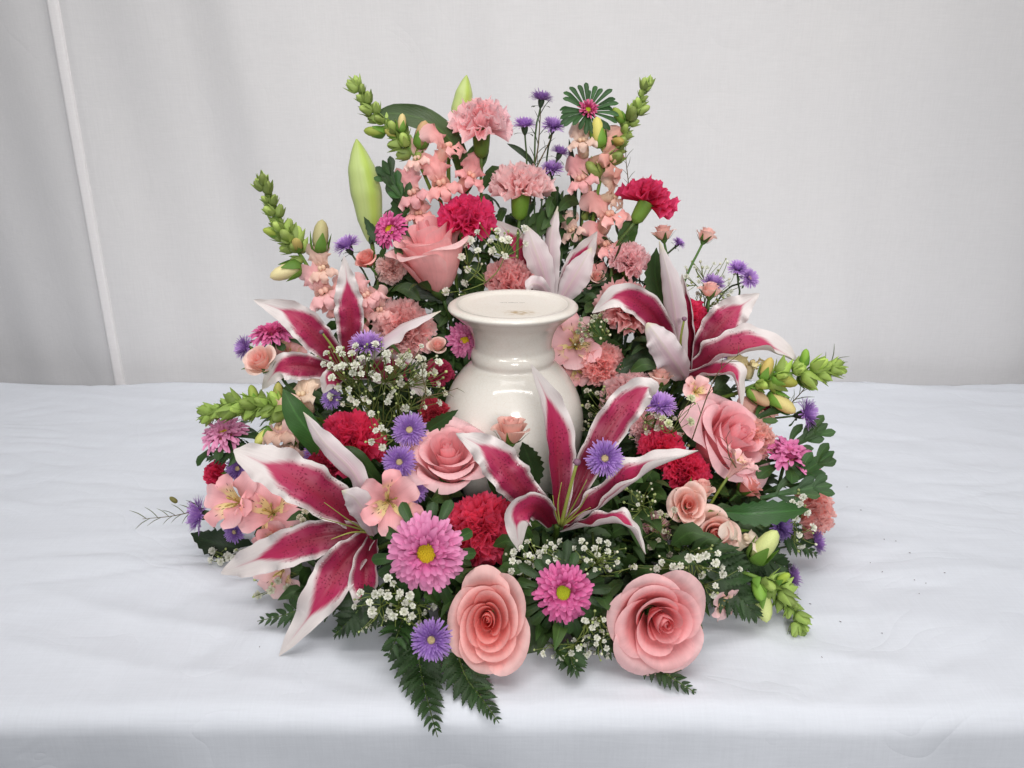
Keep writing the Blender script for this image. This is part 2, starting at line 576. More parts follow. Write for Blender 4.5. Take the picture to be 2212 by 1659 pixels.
def wrinkle(x, y):
    a = mn.noise(Vector((x * 1.3 + 3, y * 5.0 + x * 1.2, 0))) * .0055
    q = mn.noise(Vector((x * 2.2 - y * 1.5, y * 13 + x * 3.4, 4.0)))
    b = -(abs(q) ** .7) * .0062
    w1 = mn.noise(Vector((x * 2.5, y * 4, 11))) * .9
    q2 = mn.noise(Vector((x * 5 + w1 * 3 + y * 4, y * 20 - x * 6 + w1 * 5, 21)))
    c = mn.noise(Vector((x * 9, y * 9, 8))) * .0012 - max(0, .20 - abs(q2)) * .011 * (.35 + abs(mn.noise(Vector((x * 2.1, y * 2.3, 31)))) * 1.6)
    return a + b + c + .003

def build_tablecloth():
    mb = MB()
    prof = []
    prof.append((.475, -.20)); prof.append((.475, -.08)); prof.append((.474, -.03)); prof.append((.47, -.010)); prof.append((.46, -.002))
    yf = -.278
    n = 150
    for k in range(n + 1):
        prof.append((.45 + (yf - .45) * k / n, 0.0))
    r = .020
    for k in range(1, 9):
        a = R(90 * k / 8)
        prof.append((yf - r * math.sin(a), -r + r * math.cos(a)))
    for k in range(1, 26):
        prof.append((yf - r - .004 * k / 25, -r - .30 * k / 25))
    xs = [-1.7 + 3.4 * i / 300 for i in range(301)]
    P, U, V = [], [], []
    for j, (y, z) in enumerate(prof):
        row = []
        for x in xs:
            if z > -.012:
                fade = min(1, max(0, (y + .29) / .06))
                edge = max(0, (y - .36) / .11)
                zz = z + wrinkle(x, y) * (0.3 + .7 * fade) + edge * (.010 * mn.noise(Vector((x * 3.1, 2.0, 7))) + .004)
                fr = min(1, max(0, (-.20 - y) / .08))
                row.append((x, y + edge * .012 * mn.noise(Vector((x * 4, 5, 1))) + fr * .010 * mn.noise(Vector((x * 2.6, 3, 3))), zz + fr * .006 * mn.noise(Vector((x * 3.4, 8, 3)))))
            else:
                d = min(1, -z / .12)
                fy = (mn.noise(Vector((x * 5.0, z * 3.0, 2))) * .030 + mn.noise(Vector((x * 13 + z * 4, z * 6, 5))) * .010) * d
                row.append((x, y + (fy + .010 * mn.noise(Vector((x * 2.6, 3, 3))) if y < 0 else 0), z + wrinkle(x, y) * .3 + (.006 * mn.noise(Vector((x * 3.4, 8, 3))) if y < 0 else 0)))
        P.append(row); U.append([(x + 1.7) / 3.4 for x in xs]); V.append([j / len(prof)] * len(xs))
    mb.grid(P, U, V)
    single('tablecloth', mb.mesh('tablecloth', M['tablecloth']), 'creased white cotton cloth spread over the table under the flowers', 'tablecloth', (0, 0, 0))

def build_backdrop():
    A, B = at(97, -20, .52), at(262, 850, .52)
    def seam_x(z):
        t = (z - A.z) / (B.z - A.z)
        return A.x + (B.x - A.x) * t
    def yy(x, z):
        f = mn.noise(Vector((x * 3.2 + z * .5, z * .5, 1.0))) * .022 + mn.noise(Vector((x * 9 + 4 + z * 1.1, z * 1.0, 3))) * .0055
        s = x - seam_x(z)
        f += mn.noise(Vector((x * 15 + z * 1.5, z * .5, 9))) * .0035
        return .525 + f * 1.3 + (.010 - .22 * s if s < 0 else 0)
    xs = [-2.4 + 4.8 * i / 380 for i in range(381)]
    zs = [-.25 + 1.35 * j / 90 for j in range(91)]
    mb = MB()
    mb.grid([[(x, yy(x, z), z) for x in xs] for z in zs], [[(x + 1.5) / 3 for x in xs] for z in zs], [[z] * len(xs) for z in zs], flip=True)
    o = single('backdrop_cloth', mb.mesh('backdrop_cloth', M['backdrop']), 'plain white cloth hanging as a backdrop behind the table', 'backdrop', (0, 0, 0))
    # the folded selvedge that runs down the cloth: a flat padded strip
    mb = MB()
    P, U, V = [], [], []
    for j in range(61):
        z = -.22 + 1.25 * j / 60
        x = seam_x(z)
        hw = .0090 - .0008 * j / 60
        y0 = min(yy(x - .012, z), yy(x + .012, z))
        sec = [(-1.0, .006), (-.98, -.0022), (-.5, -.0030), (0, -.0032), (.5, -.0030), (.98, -.0022), (1.0, .006)]
        P.append([(x + a * hw, y0 + b, z) for a, b in sec])
        U.append([k / 6 for k in range(7)]); V.append([z] * 7)
    mb.grid(P, U, V, flip=True)
    part('hem', mb.mesh('hem', M['hem']), o)

build_tablecloth()
build_backdrop()

def build_specks():
    rng = random.Random(4)
    mb = MB()
    for px, py in [(1797, 1048), (1790, 1095), (1830, 1050), (1860, 1100), (1910, 1165), (1935, 1170), (1880, 1215), (1905, 1240), (1965, 1195), (1975, 1255), (2000, 1260), (1815, 1345), (1650, 1432), (1775, 1420), (1905, 1370), (1985, 1285), (735, 1345), (560, 1392), (2040, 1240), (1750, 1305)]:
        for k in range(1):
            p = at(px, py, -.1)
            d = p - CAM
            p = CAM + d * ((CAM.z - .003) / -d.z)
            p.z = wrinkle(p.x, p.y) + .0006
            a = rng.uniform(0, 3.14); l = rng.uniform(.0005, .0011)
            dx = Vector((math.cos(a), math.sin(a), 0)) * l
            mb.tube([p - dx, p, p + dx], [.0002, .00035, .0002], 5)
    single('debris', mb.mesh('debris', M['speck']), 'tiny dark plant crumbs scattered on the cloth right of the flowers', None, (0, 0, 0), kind='stuff')
build_specks()

# ================================================================== vase
def build_vase():
    prof = [(0, .2508), (.02, .2508), (.040, .2509), (.048, .2512), (.0530, .2524), (.0575, .2537), (.0620, .2537), (.0655, .2522), (.0668, .2502), (.0655, .2478), (.0615, .2448),
            (.0560, .2400), (.0490, .2335), (.0440, .2260), (.0412, .2180), (.0402, .2110), (.0405, .2070), (.0428, .2035), (.0440, .2000), (.0440, .1965), (.0428, .1930),
            (.0432, .1905), (.0480, .1865), (.0560, .1780), (.0640, .1660), (.0705, .1520), (.0745, .1370), (.0757, .1240), (.0745, .1080), (.0700, .0880), (.0630, .0660), (.0550, .0420), (.0490, .0200), (.0480, .0080), (.0500, .0010), (0.0, .0010)]
    # smooth resample
    pts = cr([Vector((a, b, 0)) for a, b in prof], 150)
    n = 96
    mb = MB()
    mb.grid([[(max(p.x, 0) * math.cos(2 * math.pi * i / n), max(p.x, 0) * math.sin(2 * math.pi * i / n), p.y) for i in range(n)] for p in pts],
            [[i / n for i in range(n)] for p in pts], [[j / 149] * n for j in range(150)], closed=True, flip=True)
    o = thing('vase', 'cream crackle glazed vase with a wide flat top rim', 'vase', (.001, 0, 0.003))
    part('body', mb.mesh('vase_body', M['vase']), o)
    # faded printing in the dished top, three words too faint to read
    rng = random.Random(2)
    mb = MB()
    x = -.0135
    for word in (6, 8, 5):
        for k in range(word):
            h = rng.choice([.0011, .0011, .0016])
            wd = rng.uniform(.0005, .0009)
            z = .25100
            y = .0125
            b = len(mb.v)
            mb.v += [(x, y, z), (x + wd, y, z), (x + wd, y + h, z), (x, y + h, z)]
            mb.uv += [(0, 0)] * 4
            mb.f.append([b, b + 1, b + 2, b + 3]); mb.mi.append(0)
            x += wd + .0005
        x += .0014
    part('printed_line', mb.mesh('printed_line', M['print'], False), o, kind='stuff')
build_vase()

# ================================================================== foam ring and inner foliage
def build_foam():
    n = 64
    sec = [(.088, .004), (.088, .035), (.092, .052), (.105, .060), (.135, .060), (.150, .050), (.156, .035), (.156, .004)]
    mb = MB()
    mb.grid([[(r * math.cos(2 * math.pi * i / n), r * math.sin(2 * math.pi * i / n), z + (.003 * mn.noise(Vector((i * .9, j * 2.0, 0))))) for i in range(n)] for j, (r, z) in enumerate(sec)],
            [[i / n for i in range(n)] for _ in sec], [[j / 7] * n for j in range(8)], closed=True, flip=True)
    o = thing('floral_foam_ring', 'dark green foam ring round the vase holding the stems', 'foam', (0, 0, .002))
    part('foam', mb.mesh('foam', M['foam']), o)
    mb = MB()
    sec = [(.082, .014), (.080, .001), (.160, .001), (.166, .016), (.163, .016), (.158, .0035)]
    mb.grid([[(r * math.cos(2 * math.pi * i / n), r * math.sin(2 * math.pi * i / n), z) for i in range(n)] for r, z in sec],
            [[i / n for i in range(n)] for _ in sec], [[j / 5] * n for j in range(6)], closed=True)
    part('dish', mb.mesh('dish', M['dish']), o)
build_foam()

HEADS = []
LEAF = ([0, .1, .3, .5, .7, .88, 1], [.12, .45, .88, 1, .78, .38, .03])
STRAP = ([0, .1, .35, .6, .8, .93, 1], [.35, .6, .95, 1, .72, .32, .03])
SPAT = ([0, .2, .5, .75, .92, 1], [.25, .35, .7, 1, .75, .12])
LILYP = ([0, .08, .22, .4, .58, .74, .88, .96, 1], [.40, .50, .76, .98, .97, .72, .36, .15, .02])

def build_foliage():
    """the mass of small dark leaves tucked between the stems"""
    rng = random.Random(11)
    mb = MB()
    n = 0
    while n < 2700:
        a = rng.uniform(0, 2 * math.pi)
        rr = rng.uniform(.082, .235)
        x, y = rr * math.cos(a), rr * math.sin(a)
        x *= 1.12
        back = max(0, math.sin(a))
        hm = .105 + .075 * abs(math.cos(a)) ** 1.5 * (1 if y > -.06 else .4) + (.25 * back ** 1.3 if rr < .18 else .02)
        hm -= max(0, rr - .15) * .75
        if y < 0:
            hm = min(hm, .10 - max(0, rr - .16) * .55)
        if y < .03 and rr < .105:
            continue
        z = rng.uniform(.012, max(.02, hm))
        out = Vector((math.cos(a), math.sin(a), 0))
        d = (out * rng.uniform(.2, 1) + Vector((0, 0, rng.uniform(-.1, 1.1))) + Vector((rng.gauss(0, .5), rng.gauss(0, .5), rng.gauss(0, .3)))).normalized()
        L = rng.uniform(.018, .042)
        p = Vector((x, y, z))
        if (p + d * L).z < .005 or (Vector(((p + d * L).x, (p + d * L).y)).length < .082 and (p + d * L).z < .27):
            continue
        tip = p + d * L
        if any((tip - h).length < q or (p.lerp(tip, .5) - h).length < q for h, q in HEADS):
            continue
        nn = Vector((rng.gauss(0, .5), rng.gauss(-.4, .5), rng.gauss(.7, .4)))
        if abs(nn.normalized().dot(d)) > .9:
            continue
        bend = Vector((0, 0, -.15 * L))
        ribbon(mb, cr([p, p + d * L * .5 - bend, p + d * L + bend], 6), nn, LEAF, L * rng.uniform(.14, .3), 20, 20, .1, 2, n, nu=5)
        n += 1
    m = 0
    while m < 650:
        p = Vector((rng.uniform(-.17, .19), rng.uniform(.085, .16), 0))
        p.z = rng.uniform(.12, .335 - abs(p.x) * .55)
        d = Vector((rng.gauss(0, .5), rng.gauss(-.2, .4), rng.gauss(.5, .5))).normalized()
        L = rng.uniform(.018, .040)
        tip = p + d * L
        m += 1
        if any((tip - h).length < q or (p.lerp(tip, .5) - h).length < q for h, q in HEADS) or Vector((tip.x, tip.y)).length < .08:
            continue
        nn = Vector((rng.gauss(0, .5), rng.gauss(-.7, .4), rng.gauss(.5, .4)))
        if abs(nn.normalized().dot(d)) > .9:
            continue
        bend = Vector((0, 0, -.15 * L))
        ribbon(mb, cr([p, p + d * L * .5 - bend, tip + bend], 6), nn, LEAF, L * rng.uniform(.14, .3), 20, 20, .1, 2, m, nu=5)
    single('foliage', mb.mesh('foliage', M['foliage']), 'dense dark green leaves filling the gaps between the flowers', None, (0, 0, 0), color=C(62, 92, 54), kind='stuff')

# ================================================================== generators
def stem_target(p):
    v = Vector((p.x, p.y))
    l = v.length
    v = v / l if l > 1e-5 else Vector((0, 1))
    rr = min(max(l, .10), .14)
    return Vector((v.x * rr, v.y * rr, .045))

GREEN = C(72, 112, 56)
def add_stem(root, pos, base, axis, r=.0016, color=GREEN, bendlen=.05):
    tgt = stem_target(base)
    mb = MB()
    L = (base - tgt).length
    p1 = base - axis * min(bendlen, L * .4)
    if p1.z < .01:
        p1.z = .01
    line = cr([base, p1, p1.lerp(tgt, .6) + Vector((0, 0, .006)), tgt], 12)
    mb.tube([q - pos for q in line], r, 6)
    part('stem', mb.mesh('stem', M['stem']), root, color=color)

# ---- rose
def rose(label, px, py, dia, fc, cin, cout, n=24, H=1.0, flare=.30, Y=None, twist=0, seed=0, sepals=0, name='rose', group=None, sx=1.0, sy=1.0, lift=.5, outer=.70, stem=True, rise=1.0, off=(0, 0)):
    rng = random.Random(seed + 77)
    Y = Yd(px, py) if Y is None else Y
    pos = at(px, py, Y)
    Rr = dia * mpp(pos) / 2 / (1 + flare * .55)
    ax = face(*fc)
    rot = frame(ax)
    S = Matrix.Diagonal((sx, sy, 1)).to_3x3()
    rot = rot @ S @ Matrix.Rotation(R(twist), 3, 'Z')
    org = -ax * lift * Rr
    HEADS.append((pos, Rr * 1.1))
    root = thing(name, label, 'rose', pos, group)
    mat = m4(rot, org)
    phi = rng.uniform(0, 6.28)
    big = n > 15
    nc = 8 if big else 5
    plan = [(.05 + .19 * k / (nc - 1), 170 if k < 2 else 137.5, interp(k, [0, nc - 1], [140, 95]), .06) for k in range(nc)]
    for (sw, cnt, hw_) in (((.36, 3, 88), (.54, 3, 82), (.74, 4, 70), (.96, 5, 62)) if big else ((.42, 3, 88), (.68, 3, 78), (.96, 3, 70))):
        plan += [(sw * rng.uniform(.95, 1.05) + .04 * q / cnt, 360 / cnt + rng.uniform(-9, 9), hw_, .13) for q in range(cnt)]
    n = len(plan)
    for k in range(n):
        f = k / (n - 1)
        s, step, hwd, tilt = plan[k]
        phi += R(step) + (R(50) if k and plan[k - 1][2] != hwd and k > nc else 0)
        fl = flare * min(1, max(0, (s - .22) / .78)) ** 1.1 * rng.uniform(.75, 1.2)
        zt = H * interp(s, [0, .2, .4, .7, 1], [.92 * rise, .98 * rise, 1.02 * (.5 + .5 * rise), .97, outer]) * rng.uniform(.95, 1.05)
        hw = R(hwd)
        nu, nv = (17, 14)
        fold = rng.uniform(.8, 1.25)
        ph = rng.uniform(0, 6.28)
        skew = rng.uniform(-.07, .07)
        P, U, V = [], [], []
        for j in range(nv):
            t = j / (nv - 1)
            row = []
            for i in range(nu):
                u = -1 + 2 * i / (nu - 1)
                tt = t * (1 - .40 * abs(u) ** 3.4 + .03 * math.exp(-(u / .25) ** 2) * s + skew * u)
                wd = .42 + .58 * math.sin(min(1, t / .6) * math.pi / 2)
                ang = phi + u * hw * wd
                r = s * (.26 + .74 * min(1, tt / .92) ** .72)
                q = max(0, (tt - .72) / .28)
                r += fl * fold * q ** 2.2 - (.05 * q if s < .26 else 0)
                r *= 1 + tilt * u + .035 * math.sin(2.5 * u + ph) * (.4 + s)
                z = zt * tt - fl * fold * 1.0 * max(0, (tt - .84) / .16) ** 2
                z += .04 * s * math.sin(3.4 * u + ph) * t * t + .022 * s * math.sin(8 * u + 2 * ph) * t ** 4
                row.append(((r * math.cos(ang) + off[0] * (1 - s)) * Rr, (r * math.sin(ang) + off[1] * (1 - s)) * Rr, z * Rr))
            P.append(row)
            U.append([i / (nu - 1) for i in range(nu)]); V.append([t] * nu)
        mb = MB(); mb.grid(P, U, V, flip=True)
        g = min(1, s) ** .8
        c = tuple(cin[i] * (1 - g) + cout[i] * g for i in range(3)) + (1,)
        part('petal', mb.mesh('rose_petal', M['rose']), root, mat, c)
    # hip and sepals
    mb = MB()
    sec = [(.20, .10), (.30, .06), (.32, -.02), (.26, -.14), (.16, -.26), (.07, -.36)]
    mb.grid([[(r * Rr * math.cos(a * math.pi / 6), r * Rr * math.sin(a * math.pi / 6), z * Rr) for a in range(12)] for r, z in sec],
            [[a / 12 for a in range(12)] for _ in sec], [[j / 5] * 12 for j in range(6)], closed=True, flip=True)
    part('calyx', mb.mesh('rose_calyx', M['bud']), root, mat, C(84, 118, 58))
    for k in range(sepals):
        a = 2 * math.pi * k / sepals + rng.uniform(-.2, .2)
        d = Vector((math.cos(a), math.sin(a), 0))
        o = rng.uniform(.95, 1.5)
        line = cr([d * .22 * Rr + Vector((0, 0, -.05 * Rr)), d * .62 * Rr + Vector((0, 0, .18 * Rr)), d * (.78 * o) * Rr + Vector((0, 0, .62 * Rr)), d * o * 1.0 * Rr + Vector((0, 0, rng.uniform(.7, 1.15) * Rr))], 10)
        mb = MB()
        ribbon(mb, line, (Vector((0, 0, 1)) - d * .6), ([0, .2, .6, 1], [.8, 1, .4, .02]), .24 * Rr, 15, 15, .05, 2, k, nu=5)
        part('sepal', mb.mesh('rose_sepal', M['leaf']), root, mat, C(96, 134, 62))
    if stem:
        add_stem(root, pos, pos + org - ax * .3 * Rr, ax, .0022 if dia > 100 else .0014)
    return root

# ---- carnation
def carn_variants():
    out = []
    for s in range(8):
        rng = random.Random(500 + s)
        nu, nv = 23, 7
        ph = [rng.uniform(0, 6.28) for _ in range(4)]
        fr = rng.uniform(2.0, 3.2)
        spread = rng.uniform(.60, .85)
        P, U, V = [], [], []
        for j in range(nv):
            t = j / (nv - 1)
            row = []
            for i in range(nu):
                u = -1 + 2 * i / (nu - 1)
                tooth = (.035 if i % 2 else -.035) * (1 if j == nv - 1 else 0) + rng.uniform(-.02, .02) * (j == nv - 1)
                rad = t * (1 - .16 * abs(u) ** 2 + .05 * math.sin(4 * u + ph[3])) * (1 + tooth)
                a = u * spread * (.25 + .75 * t)
                amp = .19 * t ** 1.6
                z = amp * (math.sin(fr * math.pi * u + ph[0]) + .55 * math.sin(2.3 * fr * math.pi * u + ph[1])) + .10 * t * t * math.sin(ph[2]) + .16 * t * t
                row.append((rad * math.cos(a), rad * math.sin(a), z))
            P.append(row); U.append([i / (nu - 1) for i in range(nu)]); V.append([t] * nu)
        mb = MB(); mb.grid(P, U, V)
        out.append(mb.mesh('carnation_petal', M['carnation']))
    return out
CARN = carn_variants()

def lathe(sec, n=12, name='lathe', mat='bud', flip=True):
    mb = MB()
    mb.grid([[(r * math.cos(2 * math.pi * a / n), r * math.sin(2 * math.pi * a / n), z) for a in range(n)] for r, z in sec],
            [[a / n for a in range(n)] for _ in sec], [[j / (len(sec) - 1)] * n for j in range(len(sec))], closed=True, flip=flip)
    return mb.mesh(name, M[mat])

CALYX = lathe([(.30, .05), (.31, -.02), (.29, -.2), (.27, -.55), (.24, -.85), (.15, -1.0), (.06, -1.06)], 12, 'carnation_calyx')

def carnation(label, px, py, wd, fc, col, Y=None, seed=0, n=39, flat=1.0, name='carnation', group=None, sx=1.0, sy=1.0, calyx=C(112, 150, 62), inner=1.0, stem=True):
    rng = random.Random(seed + 900)
    Y = Yd(px, py) if Y is None else Y
    pos = at(px, py, Y)
    Rr = wd * mpp(pos) / 2 * .96
    ax = face(*fc)
    rot = frame(ax) @ Matrix.Diagonal((sx, sy, flat)).to_3x3()
    org = -ax * .32 * Rr * flat
    HEADS.append((pos, Rr * .95))
    root = thing(name, label, 'carnation', pos, group)
    mat = m4(rot, org)
    for k in range(n):
        f = k / (n - 1)
        el = R(interp(f, [0, .3, .65, 1], [0, 24, 52, 84])) + rng.gauss(0, .10)
        L = interp(f, [0, .4, 1], [1.0, .95, .80]) * rng.uniform(.90, 1.06)
        az = k * 2.39996 + rng.uniform(-.3, .3)
        roll = rng.gauss(0, .25 + .5 * f)
        m = Matrix.Rotation(az, 4, 'Z') @ Matrix.Rotation(-el, 4, 'Y') @ Matrix.Rotation(roll, 4, 'X') @ Matrix.Scale(L * Rr, 4)
        m.translation = Vector((0, 0, -.08 * Rr * (1 - f)))
        b = rng.uniform(.90, 1.08)
        g = 1 + (inner - 1) * f
        c = (col[0] * b, col[1] * b * g, col[2] * b * g, 1)
        part('petal', CARN[rng.randrange(8)], root, mat @ m, c)
    part('calyx', CALYX, root, mat @ Matrix.Scale(Rr * .95, 4), calyx)
    if stem:
        add_stem(root, pos, pos + org - ax * .92 * Rr * flat, ax, .0019, C(86, 116, 66))
    return root

# ---- asters
def strap(name, W, L0, cup, mat, tip=.25, seed=0, nu=5, nv=7, rise=.10):
    mb = MB()
    line = cr([(0, 0, 0), (.35, 0, rise * .6), (.7, 0, rise), (1, 0, rise * tip)], nv)
    ribbon(mb, line, Vector((0, 0, 1)), ([0, .2, .6, .86, .96, 1], [.35, .55, .95, 1, .86, .45]), W, cup, cup, .05, 1.5, seed, nu=nu, groove=.1)
    return mb.mesh(name, M[mat])
ASTP = [strap('aster_petal', .088, 1, 35, 'ray', t, s, rise=r_) for s, (t, r_) in enumerate([(.3, .10), (-.3, .14), (.9, .06), (.1, .12)])]
DOME = {}
def disc_mesh(mat):
    if mat in DOME:
        return DOME[mat]
    rng = random.Random(3)
    mb = MB()
    sec = [(1.0, -.1), (1.0, .05), (.85, .22), (.6, .32), (.3, .30), (0.001, .26)]
    n = 16
    mb.grid([[(r * math.cos(2 * math.pi * a / n), r * math.sin(2 * math.pi * a / n), z) for a in range(n)] for r, z in sec],
            [[a / n for a in range(n)] for _ in sec], [[j / 5] * n for j in range(6)], closed=True, flip=False)
    for k in range(90):
        rr = math.sqrt((k + .5) / 90)
        a = k * 2.39996
        z = interp(rr, [0, .3, .6, .85, 1], [.26, .30, .32, .22, .05])
        p = Vector((rr * math.cos(a), rr * math.sin(a), z))
        d = Vector((rr * math.cos(a) * .5, rr * math.sin(a) * .5, 1)).normalized()
        mb.tube([p, p + d * .08, p + d * .14], [.05, .055, .02], 5)
    DOME[mat] = mb.mesh('aster_disc', M[mat])
    return DOME[mat]

LEAFU = None
def unit_leaf(seed, lobed=False):
    mb = MB()
    line = cr([(0, 0, 0), (.4, 0, .06), (.75, 0, .05), (1, 0, -.04)], 11)
    ribbon(mb, line, Vector((0, 0, 1)), SPAT, .17, 25, 25, .06, 2, seed, nu=5)
    return mb.mesh('bract_leaf', M['leaf'])
BRACT = [unit_leaf(s) for s in range(3)]

def aster(label, px, py, dia, fc, col, disc='disc', Y=None, seed=0, rings=((1, 2, 38), (.92, 12, 36), (.82, 24, 32), (.71, 36, 28), (.58, 50, 22)), dr=.30, leaves=8, ll=1.35, name='pink_aster', group=None, sx=1.0, sy=1.0, lel=-10, lcol=C(58, 92, 56), inner=None, lw=1.0):
    rng = random.Random(seed + 40)
    Y = Yd(px, py) if Y is None else Y
    pos = at(px, py, Y)
    Rr = dia * mpp(pos) / 2
    ax = face(*fc)
    rot = frame(ax) @ Matrix.Diagonal((sx, sy, 1)).to_3x3()
    org = -ax * .1 * Rr
    HEADS.append((pos, Rr * .9))
    root = thing(name, label, 'aster', pos, group)
    mat = m4(rot, org)
    inner = inner or col
    for ri, (L, el, cnt) in enumerate(rings):
        a0 = rng.uniform(0, 6)
        g = ri / max(1, len(rings) - 1)
        for k in range(cnt):
            az = a0 + 2 * math.pi * k / cnt + rng.gauss(0, .05)
            e = R(el + rng.gauss(0, 6))
            l = L * rng.uniform(.90, 1.06)
            b0 = dr * .75
            m = Matrix.Rotation(az, 4, 'Z') @ Matrix.Translation((b0 * Rr, 0, .02 * ri * Rr)) @ Matrix.Rotation(-e, 4, 'Y') @ Matrix.Rotation(rng.gauss(0, .05), 4, 'Z') @ Matrix.Rotation(rng.gauss(0, .25), 4, 'X') @ Matrix.Diagonal(((l - b0) * Rr, Rr * rng.uniform(.9, 1.1), Rr, 1))
            b = rng.uniform(.88, 1.1)
            c = tuple((col[i] * (1 - g) + inner[i] * g) * b for i in range(3)) + (1,)
            part('petal', ASTP[rng.randrange(4)], root, mat @ m, c)
    part('disc', disc_mesh(disc), root, mat @ m4(None, (0, 0, .05 * Rr), dr * Rr))
    for k in range(leaves):
        az = 2 * math.pi * (k + rng.uniform(-.3, .3)) / leaves
        m = Matrix.Rotation(az, 4, 'Z') @ Matrix.Translation((.15 * Rr, 0, (-.12 - .05 * (k % 2)) * Rr)) @ Matrix.Rotation(R(-lel + rng.gauss(0, 9)), 4, 'Y') @ Matrix.Diagonal((ll * Rr * rng.uniform(.78, 1.05), ll * Rr * lw, ll * Rr, 1))
        part('leaf', BRACT[k % 3], root, mat @ m, lcol)
    add_stem(root, pos, pos + org - ax * .08 * Rr, ax, .0018)
    return root

def ray_variants(RINGS):
    out = []
    for s in range(4):
        rng = random.Random(s + 70)
        mb = MB()
        for ring, (L, el, cnt) in enumerate(RINGS):
            for k in range(cnt):
                az = 2 * math.pi * (k + rng.uniform(-.45, .45)) / cnt
                e = R(el + rng.gauss(0, 8))
                l = L * rng.uniform(.85, 1.06)
                d = Vector((math.cos(az), math.sin(az), 0))
                up = Vector((0, 0, 1))
                b = d * .16
                q = d * math.cos(e) + up * math.sin(e)
                tipz = rng.uniform(-.14, .08)
                line = cr([b, b + q * (l - .16) * .5 + up * .03, b + q * (l - .16) + up * tipz * l], 5)
                ribbon(mb, line, (up * math.cos(e) - d * math.sin(e)), ([0, .3, .8, 1], [.5, .9, 1, .5]), .05, 30, 30, 0, 1, k, nu=3, groove=0)
        out.append(mb.mesh('ray_petals', M['ray']))
    return out
RAYS = ray_variants([(1.0, 0, 40), (.98, 14, 38), (.93, 30, 34), (.82, 48, 28), (.6, 66, 18)])
TUFT = ray_variants([(1.0, 8, 38), (1.0, 22, 40), (1.0, 36, 38), (.96, 50, 34), (.9, 64, 26), (.8, 78, 14)])
PCAL = lathe([(.22, .02), (.26, -.08), (.22, -.3), (.14, -.5), (.05, -.62)], 10, 'aster_calyx')

def paster(label, px, py, dia, fc, Y=None, col=None, seed=0, name='purple_aster', group='small purple asters', sx=1.0, sy=1.0, disc=.18, leaves=3, stem=True):
    rng = random.Random(seed + 7)
    Y = Yd(px, py) if Y is None else Y
    pos = at(px, py, Y)
    Rr = dia * mpp(pos) / 2
    ax = face(*fc)
    rot = frame(ax, rng.uniform(0, 6)) if sx == sy else frame(ax) @ Matrix.Diagonal((sx, sy, 1)).to_3x3()
    HEADS.append((pos, Rr * .9))
    root = thing(name, label, 'aster', pos, group)
    org = -ax * .12 * Rr
    mat = m4(rot, org)
    col = col or C(150, 110, 196)
    b = rng.uniform(.9, 1.12)
    part('ray_petals', (RAYS if fc[2] > .75 else TUFT)[seed % 4], root, mat @ Matrix.Scale(Rr, 4), (col[0] * b, col[1] * b, col[2] * b, 1), kind='stuff')
    part('disc', disc_mesh('disc_pale'), root, mat @ m4(None, (0, 0, .06 * Rr), disc * Rr))
    part('calyx', PCAL, root, mat @ Matrix.Scale(Rr, 4), C(62, 84, 58))
    for k in range(leaves):
        az = 2 * math.pi * (k + rng.uniform(-.3, .3)) / leaves
        m = Matrix.Rotation(az, 4, 'Z') @ Matrix.Translation((.1 * Rr, 0, -.45 * Rr)) @ Matrix.Rotation(R(rng.uniform(-5, 30)), 4, 'Y') @ Matrix.Diagonal((.75 * Rr, .5 * Rr, .75 * Rr, 1))
        part('leaf', BRACT[k % 3], root, mat @ m, C(64, 92, 58))
    if stem:
        add_stem(root, pos, pos + org - ax * .5 * Rr, ax, .0011, C(66, 92, 60))
    return root

